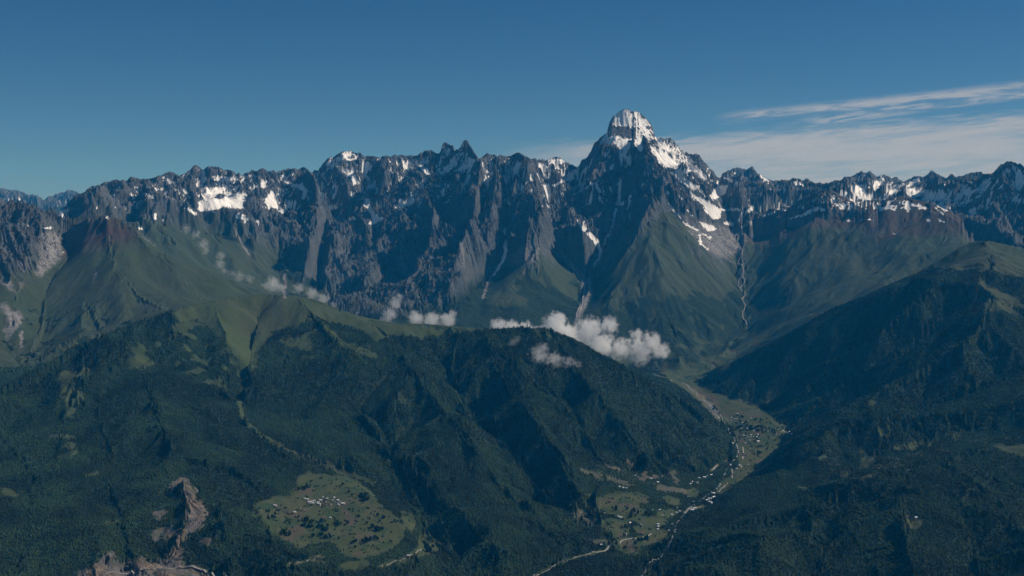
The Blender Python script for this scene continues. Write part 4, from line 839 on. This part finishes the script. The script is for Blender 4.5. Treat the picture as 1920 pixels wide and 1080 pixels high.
# ------------------------------------------------------------------ houses
def box(x0, y0, z0, x1, y1, z1):
    v = [(x0, y0, z0), (x1, y0, z0), (x1, y1, z0), (x0, y1, z0), (x0, y0, z1), (x1, y0, z1), (x1, y1, z1), (x0, y1, z1)]
    return v, [(0, 3, 2, 1), (4, 5, 6, 7), (0, 1, 5, 4), (1, 2, 6, 5), (2, 3, 7, 6), (3, 0, 4, 7)]
def pmesh(name, v, f, mat):
    me = bpy.data.meshes.new(name); me.from_pydata(v, [], f); me.materials.append(mat); me.update(); return me
def house_meshes(w, d, h, rise, roofmat, tag_):
    a, b = w / 2, d / 2; v = [(-a, -b, -4), (a, -b, -4), (a, b, -4), (-a, b, -4), (-a, -b, h), (a, -b, h), (a, b, h), (-a, b, h), (-a, 0, h + rise * .95), (a, 0, h + rise * .95)]
    wall = pmesh('wall_' + tag_, v, [(0, 3, 2, 1), (0, 1, 5, 4), (2, 3, 7, 6), (1, 2, 6, 9, 5), (3, 0, 4, 8, 7)], M_WALL)
    o = 1.0; t = .35; s = rise / b
    v = [(-a - o, -b - o, h - s * o), (a + o, -b - o, h - s * o), (a + o, 0, h + rise), (-a - o, 0, h + rise), (a + o, b + o, h - s * o), (-a - o, b + o, h - s * o)]
    v = [(x, y, z + .05) for x, y, z in v] + [(x, y, z + t) for x, y, z in v]
    f = [(0, 3, 2, 1), (3, 5, 4, 2), (6, 7, 8, 9), (9, 8, 10, 11), (0, 1, 7, 6), (4, 5, 11, 10), (1, 2, 8, 7), (2, 4, 10, 8), (3, 0, 6, 9), (5, 3, 9, 11)]
    return wall, pmesh('roof_' + tag_, v, f, roofmat)
HM = {('w', 0): house_meshes(13, 10, 5.5, 3.2, M_TIN, 'tin'), ('w', 1): house_meshes(22, 13, 6.5, 4, M_TIN, 'big_tin'), ('r', 0): house_meshes(13, 10, 5.5, 3.4, M_RUST, 'rust'), ('r', 1): house_meshes(24, 11, 5, 3.2, M_RUST, 'long_rust'), ('g', 0): house_meshes(12, 9, 5, 3, M_GREYR, 'grey')}
def z3(l, k, ox, oy): return [(x * k + ox, y * k + oy, c_, b_) for x, y, c_, b_ in l]
W = lambda s, c_='w', b_=0: [(float(a.split(',')[0]), float(a.split(',')[1]), c_, b_) for a in s.split()]
HV = z3(W('380,440 440,450 550,500 600,480 570,540 900,425 740,475 1130,475 680,520') + W('490,518 700,562 790,415 1035,420 1240,550', 'w', 1) + W('1045,510 1130,530 1000,468 480,545 860,440 640,530 1180,500', 'g') + W('1140,575 955,865 130,745 165,748') + W('700,460 840,495 895,540 960,570 840,575 485,470 800,555 375,705 340,670 270,655', 'r') + W('1410,460 820,875', 'r'), 1 / 12, 540, 900) + [(516, 949.5, 'w', 1), (766, 1043.5, 'w', 0)]
VV = z3(W('790,285 710,338 745,358 785,358 805,412 865,415 870,448 990,350 930,497 960,505 1030,535 885,600 940,618 990,590 1085,585 985,622 1020,625 1070,618 975,668 905,712 620,528 1385,510 1450,535 1470,550 1515,555 1540,548 1580,575') + W('1035,485 1105,652 1088,685 940,705 1418,592 727,710', 'w', 1) + W('700,380 850,495 1420,550 970,800 1230,535 945,1018', 'g') + W('815,330 1350,575', 'r'), .1297, 1280, 740) + [(1258.5, 714.6, 'w', 1), (1273, 710, 'r', 1), (1241, 707, 'r', 0)]
RV = z3(W('120,500 820,428 700,490 670,525 1255,370 1190,610 1150,665 945,800 975,805 1030,850 720,828 495,990 445,1015 355,1048 440,935 155,965 1450,270 1500,215 1525,235 1350,210') + W('908,418 965,390 1025,375 780,505 1060,688 1060,755 1000,780 1005,835 745,942 705,970', 'w', 1) + W('865,435 885,780 630,740 35,970 200,1065', 'g'), .1111, 1220, 850)
LV = z3(W('760,300 790,310 820,312 900,200 920,215 1038,230 750,562 850,618 950,635 1100,632 1095,675 810,720 600,812 1195,685 1225,630 1215,548') + W('770,572 1098,655', 'w', 1) + W('625,530 1120,790', 'g') + W('955,708 1190,825', 'r'), .213, 1000, 850)
FV = [(1717, 972, 'w', 0), (1702, 969.5, 'r', 0)]
ORD = 'first second third fourth fifth sixth seventh eighth ninth tenth eleventh twelfth thirteenth fourteenth fifteenth sixteenth seventeenth eighteenth nineteenth twentieth'.split()
RN = {('w', 0): 'small tin-roofed house', ('w', 1): 'large white-roofed house', ('r', 0): 'red-roofed house', ('r', 1): 'long red-roofed building', ('g', 0): 'grey-roofed house'}
hp = {}
g = np.random.default_rng(5)
for place, L in (('hillside village', HV), ('valley floor village', VV), ('upper riverside hamlet', RV), ('lower terrace hamlet', LV), ('forest clearing on the right hill', FV)):
    rows = {}
    med = np.quantile([h[1] for h in L], [.33, .66]) if len(L) > 8 else None
    for h in L:
        band_ = '' if med is None else ('upper ' if h[1] < med[0] else 'middle ' if h[1] < med[1] else 'lower ')
        rows.setdefault((band_, h[2], h[3]), []).append(h)
    for (band_, c_, b_), hs in rows.items():
        hs.sort(key=lambda h: h[0])
        for i, h in enumerate(hs):
            p = ground_at(h[0], h[1])
            if p is None: continue
            kd = RN[(c_, b_)]
            lb = f"{kd}, only one of its look in the {band_}{place}" if len(hs) == 1 else f"{ORD[i]} {kd} from the left in the {band_ and band_ + 'part of the '}{place}"
            wall, roof = HM[(c_, b_)]
            e = bpy.data.objects.new('house', None); s = g.uniform(.72, 1.0)
            e.location = (p[0], p[1], p[2] + 1.5); e.rotation_euler = (0, 0, g.normal() * .35 + (0 if g.random() < .75 else 1.57)); e.scale = (s, s, s)
            link(e, label=lb, category='house', group='houses of the ' + place)
            link(bpy.data.objects.new('wall', wall), e); link(bpy.data.objects.new('roof', roof), e)
print('houses', time.time() - T0)

# ------------------------------------------------------------------ low clouds in the valleys
def at(u, v, km):
    az, te = ray(u, v); r = km * 1000; return np.array([r * math.sin(az), r * math.cos(az), CAMZ + te * r])
def ico(sub=2):
    t = (1 + 5 ** .5) / 2; v = [(-1, t, 0), (1, t, 0), (-1, -t, 0), (1, -t, 0), (0, -1, t), (0, 1, t), (0, -1, -t), (0, 1, -t), (t, 0, -1), (t, 0, 1), (-t, 0, -1), (-t, 0, 1)]
    v = [np.array(p) / math.hypot(1, t) for p in v]
    f = [(0, 11, 5), (0, 5, 1), (0, 1, 7), (0, 7, 10), (0, 10, 11), (1, 5, 9), (5, 11, 4), (11, 10, 2), (10, 7, 6), (7, 1, 8), (3, 9, 4), (3, 4, 2), (3, 2, 6), (3, 6, 8), (3, 8, 9), (4, 9, 5), (2, 4, 11), (6, 2, 10), (8, 6, 7), (9, 8, 1)]
    for _ in range(sub):
        c_ = {}; nf = []
        def m(a, b):
            k = (min(a, b), max(a, b))
            if k not in c_: p = v[a] + v[b]; v.append(p / np.linalg.norm(p)); c_[k] = len(v) - 1
            return c_[k]
        for a, b, d in f: x, y, z = m(a, b), m(b, d), m(d, a); nf += [(a, x, z), (b, y, x), (d, z, y), (x, y, z)]
        f = nf
    return np.array(v), np.array(f)
IV, IF = ico(2)
def cloud(label, km, blobs, dens, thr=.5, wisp=1.0, name='cloud'):
    """blobs: (column, row, radius px, flatness) around one cloud; a lumpy closed hull filled with uneven vapour"""
    C_, Rr_ = [], []
    for b in blobs:
        u, v, r = b[:3]; dk = b[3] if len(b) > 3 else 0
        C_.append(at(u, v, km + dk)); Rr_.append(r * (km + dk) * 1000 / FPX)
    C_ = np.array(C_); Rr_ = np.array(Rr_); o = C_.mean(0)
    Vs, Fs = [], []
    for c0, r0 in zip(C_ - o, Rr_): Fs.append(IF + len(Vs) * len(IV)); Vs.append(IV * r0 * (1.3 if dens > .007 else 1.55) + c0)
    me = np_mesh(name, np.concatenate(Vs), np.concatenate(Fs), 3)
    ob = bpy.data.objects.new(name, me); ob.location = o
    rm = ob.modifiers.new('skin', 'REMESH'); rm.mode = 'VOXEL'; rm.voxel_size = float(Rr_.min() * .25)
    m, nt = new_mat('cloud_vapour'); N = NT(nt); tc = N.n('ShaderNodeTexCoord'); P_ = tc.outputs['Object']
    S_ = 1 / float(np.median(Rr_))
    warp = N.n('ShaderNodeTexNoise'); nt.links.new(P_, warp.inputs['Vector']); warp.inputs['Scale'].default_value = S_ * 1.1; warp.inputs['Detail'].default_value = 3
    off = N.vmath('SCALE', N.vmath('SUBTRACT', warp.outputs['Color'], (.5, .5, .5)), sc=float(np.median(Rr_)) * (.55 if dens > .007 else 1.2))
    Q = N.vmath('ADD', P_, off); tot = None
    for c0, r0 in zip(C_ - o, Rr_):
        d = N.vmath('LENGTH', N.vmath('SUBTRACT', Q, tuple(map(float, c0)))); f = N.math('SUBTRACT', 1.0, N.math('DIVIDE', d, float(r0)))
        tot = f if tot is None else N.math('SMOOTH_MAX', tot, f, .25)
    n_ = N.noise(P_, S_ * 2.2, 6, .62, .3)
    dd = N.ramp(N.math('ADD', tot, N.math('MULTIPLY', N.math('SUBTRACT', n_, thr), wisp * 3.0)), .0, .45, 0.0, 1.0)
    dd = N.math('MULTIPLY', dd, N.ramp(tot, -.26 if dens > .007 else -.4, -.02, 0., 1.))
    pv = N.n('ShaderNodeVolumePrincipled'); pv.inputs['Color'].default_value = (1, 1, 1, 1); pv.inputs['Anisotropy'].default_value = 0.0
    nt.links.new(N.math('MULTIPLY', dd, dens * 1.35), pv.inputs['Density']); oo = N.n('ShaderNodeOutputMaterial'); nt.links.new(pv.outputs[0], oo.inputs['Volume'])
    me.materials.append(m); link(ob, label=label, category='cloud', group='low clouds drifting in the valleys')
    return ob
CLOUDS = globals().get('CLOUDS', True)
if CLOUDS:
    cloud('largest puffy white cloud with two lobes, low over the valley right of the forested ridge', 10.6, [(1104,622,30),(1125,648,32),(1142,610,19),(1165,656,25),(1200,660,27),(1222,642,22),(1240,658,18),(1092,645,19),(1195,630,15,.15)], .011, .52, 1.05)
    cloud('tall rounded white cloud rising behind the dark forested crest', 11.0, [(1040,612,26),(1062,630,28),(1048,600,17),(1075,645,20),(1020,618,14)], .012, .5, .7)
    cloud('low flat topped white cloud bank behind the forest crest left of the tall cloud', 11.0, [(935,612,17),(960,618,20),(985,616,17),(940,605,10),(1003,620,12)], .011, .5, .7)
    cloud('ragged semi-transparent cloud lying in front of the dark forested slope', 9.0, [(1012,665,19),(1040,678,20),(1068,685,17),(1022,652,11),(1085,688,9)], .006, .53, 1.0)
    cloud('faint grey wisp just below the crest of the forested ridge', 9.25, [(962,642,9),(970,636,8),(955,646,6)], .004, .54, 1.0)
    cloud('pale low cloud with a raised right end, behind the grassy crest', 11.2, [(780,598,17),(810,602,19),(838,600,18),(848,590,11)], .008, .51, .8)
    cloud('upright ragged cloud puff behind the crest left of the pale low cloud', 11.4, [(730,590,17),(742,568,15),(748,555,9),(722,600,12)], .006, .53, 1.0)
    cloud('small thin puff above the grassy hilltop, beside a waterfall gully', 12.6, [(512,533,16),(528,540,10),(498,536,8)], .0055, .52, .9)
    cloud('small thin puff trailing down behind the hilltop, right of the waterfall gully', 12.6, [(560,540,12),(585,550,14),(605,562,14),(625,572,9)], .0045, .53, .9)
    cloud('wispy scrap of mist along the shadowed ridge, leftmost above the green mountain', 13.2, [(270,455,15),(285,465,11),(255,440,9)], .003, .53, 1.1)
    cloud('wispy streak of mist slanting below the glacier', 13.4, [(350,428,10),(368,440,10),(383,458,12),(385,470,8)], .0035, .53, 1.0)
    cloud('upright wisp of mist in the gorge behind the green mountain', 13.2, [(415,480,10),(413,495,11),(420,508,7)], .0035, .53, 1.0)
    cloud('pair of faint mist scraps on the green mountain slope', 12.6, [(345,508,10),(378,515,10),(362,512,7)], .003, .53, 1.0)
    cloud('thin veil of mist left of the small puffs above the grassy hilltop', 12.9, [(450,518,12),(468,524,10),(435,512,8)], .0028, .53, 1.0)

# ------------------------------------------------------------------ air
HAZE = globals().get('HAZE', True)
if HAZE:
    v, f = box(-33000, -9000, 1235, 33000, 51000, 5050)
    m, nt = new_mat('haze_air'); N = NT(nt); pv = N.n('ShaderNodeVolumePrincipled'); pv.inputs['Color'].default_value = HAZE_COL; pv.inputs['Absorption Color'].default_value = (1, 1, 1, 1); pv.inputs['Density'].default_value = HAZE_D; pv.inputs['Anisotropy'].default_value = 0.0
    oo = N.n('ShaderNodeOutputMaterial'); nt.links.new(pv.outputs[0], oo.inputs['Volume'])
    link(bpy.data.objects.new('haze', pmesh('haze', v, f, m)), kind='stuff')

# ------------------------------------------------------------------ sun, sky with thin high cloud, camera
sd = bpy.data.lights.new('sun', 'SUN'); sd.energy = SUN_E; sd.angle = math.radians(.5); sd.color = (1, .95, .88)
so = bpy.data.objects.new('sun', sd); col.objects.link(so)
ae, aa_ = math.radians(SUN_EL), math.radians(SUN_AZ)          # azimuth measured from +Y towards +X
so.rotation_euler = (math.pi / 2 - ae, 0, math.pi - aa_)
w = bpy.data.worlds.new('World'); bpy.context.scene.world = w; w.use_nodes = True; nt = w.node_tree; nt.nodes.clear(); N = NT(nt)
sky = N.n('ShaderNodeTexSky', sky_type='NISHITA'); sky.sun_disc = False; sky.sun_elevation = ae; sky.sun_rotation = aa_; sky.altitude = 3200; sky.air_density = 1.0; sky.dust_density = .3; sky.ozone_density = 2.5
tc = N.n('ShaderNodeTexCoord'); sx = N.n('ShaderNodeSeparateXYZ'); nt.links.new(tc.outputs['Generated'], sx.inputs[0])
az_ = N.math('ARCTAN2', sx.outputs[0], sx.outputs[1]); el_ = N.math('ARCSINE', sx.outputs[2])
cb_ = N.n('ShaderNodeCombineXYZ'); nt.links.new(az_, cb_.inputs[0]); nt.links.new(N.math('SUBTRACT', el_, N.math('MULTIPLY', az_, .07)), cb_.inputs[1])
cv = N.vmath('MULTIPLY', cb_.outputs[0], (7, 60, 1))
n1_ = N.noise(cv, 1.0, 7, .62, .4); n2_ = N.noise(N.vmath('MULTIPLY', cb_.outputs[0], (22, 190, 1)), 1.0, 6, .7, .8); n3_ = N.noise(N.vmath('MULTIPLY', cb_.outputs[0], (4, 20, 1)), 1.0, 3)
D2 = 180 / math.pi
# lower sheet: top edge rises from 2.5 deg at azimuth 0 to 4.7 deg at the right
top = N.math('ADD', N.math('MULTIPLY', az_, .050), .0590)
edge = N.math('ADD', top, N.math('MULTIPLY', N.math('SUBTRACT', n2_, .5), .022))
sheet = N.math('MULTIPLY', N.ramp(el_, N.math('SUBTRACT', edge, .013), edge, 1., 0.), N.ramp(N.math('ADD', az_, N.math('MULTIPLY', N.math('SUBTRACT', n3_, .5), .15)), -.03, .10))
sheet = N.math('MULTIPLY', sheet, N.ramp(N.math('ADD', N.math('MULTIPLY', n1_, .65), N.math('MULTIPLY', n2_, .35)), .34, .56, .38, 1.0))
# thin streak rising to the right
sl0 = N.math('SUBTRACT', el_, N.math('ADD', N.math('MULTIPLY', az_, .082), .0617))
st = N.math('MULTIPLY', N.ramp(N.math('ABSOLUTE', N.math('ADD', sl0, N.math('MULTIPLY', N.math('SUBTRACT', n2_, .5), .008))), .0005, .0065, 1., 0.), N.ramp(az_, .155, .20))
st = N.math('MULTIPLY', st, N.ramp(n2_, .38, .60, .15, .9))
sl1 = N.math('SUBTRACT', el_, N.math('ADD', N.math('MULTIPLY', az_, .105), .0465))
st2 = N.math('MULTIPLY', N.ramp(N.math('ABSOLUTE', N.math('ADD', sl1, N.math('MULTIPLY', N.math('SUBTRACT', n1_, .5), .006))), .001, .005, 1., 0.), N.math('MULTIPLY', N.ramp(az_, .2, .26), N.ramp(n2_, .4, .6, .1, .9)))
cl = N.math('MULTIPLY', N.math('MAXIMUM', N.math('MAXIMUM', sheet, st), N.math('MULTIPLY', st2, 1.0)), CIRRUS)
skyc = N.mix(cl, N.vmath('MULTIPLY', sky.outputs[0], N.mix(N.ramp(el_, 0.0, .26), SKY_LOW, SKY_TOP)), CIRRUS_COL)
bg = N.n('ShaderNodeBackground'); nt.links.new(skyc, bg.inputs[0]); bg.inputs[1].default_value = SKY_S
wo = N.n('ShaderNodeOutputWorld'); nt.links.new(bg.outputs[0], wo.inputs[0])
cd = bpy.data.cameras.new('camera'); cd.sensor_width = 36; cd.lens = FPX / 1920 * 36; cd.clip_start = 1; cd.clip_end = 200000
co = bpy.data.objects.new('camera', cd); col.objects.link(co); co.location = (0, 0, CAMZ); co.rotation_euler = (math.pi / 2 - PITCH, 0, 0)
sc = bpy.context.scene; sc.camera = co
sc.view_settings.view_transform = 'Standard'; sc.view_settings.look = 'None'; sc.view_settings.exposure = EXPO; sc.view_settings.gamma = 1
sc.render.engine = 'CYCLES'; sc.cycles.use_denoising = True; sc.cycles.volume_bounces = 8; sc.cycles.volume_step_rate = 2.0; sc.cycles.volume_max_steps = 96; sc.cycles.max_bounces = 8
sc.cycles.use_adaptive_sampling = True; sc.cycles.adaptive_threshold = .02; sc.cycles.sample_clamp_indirect = 3
print('done', time.time() - T0)
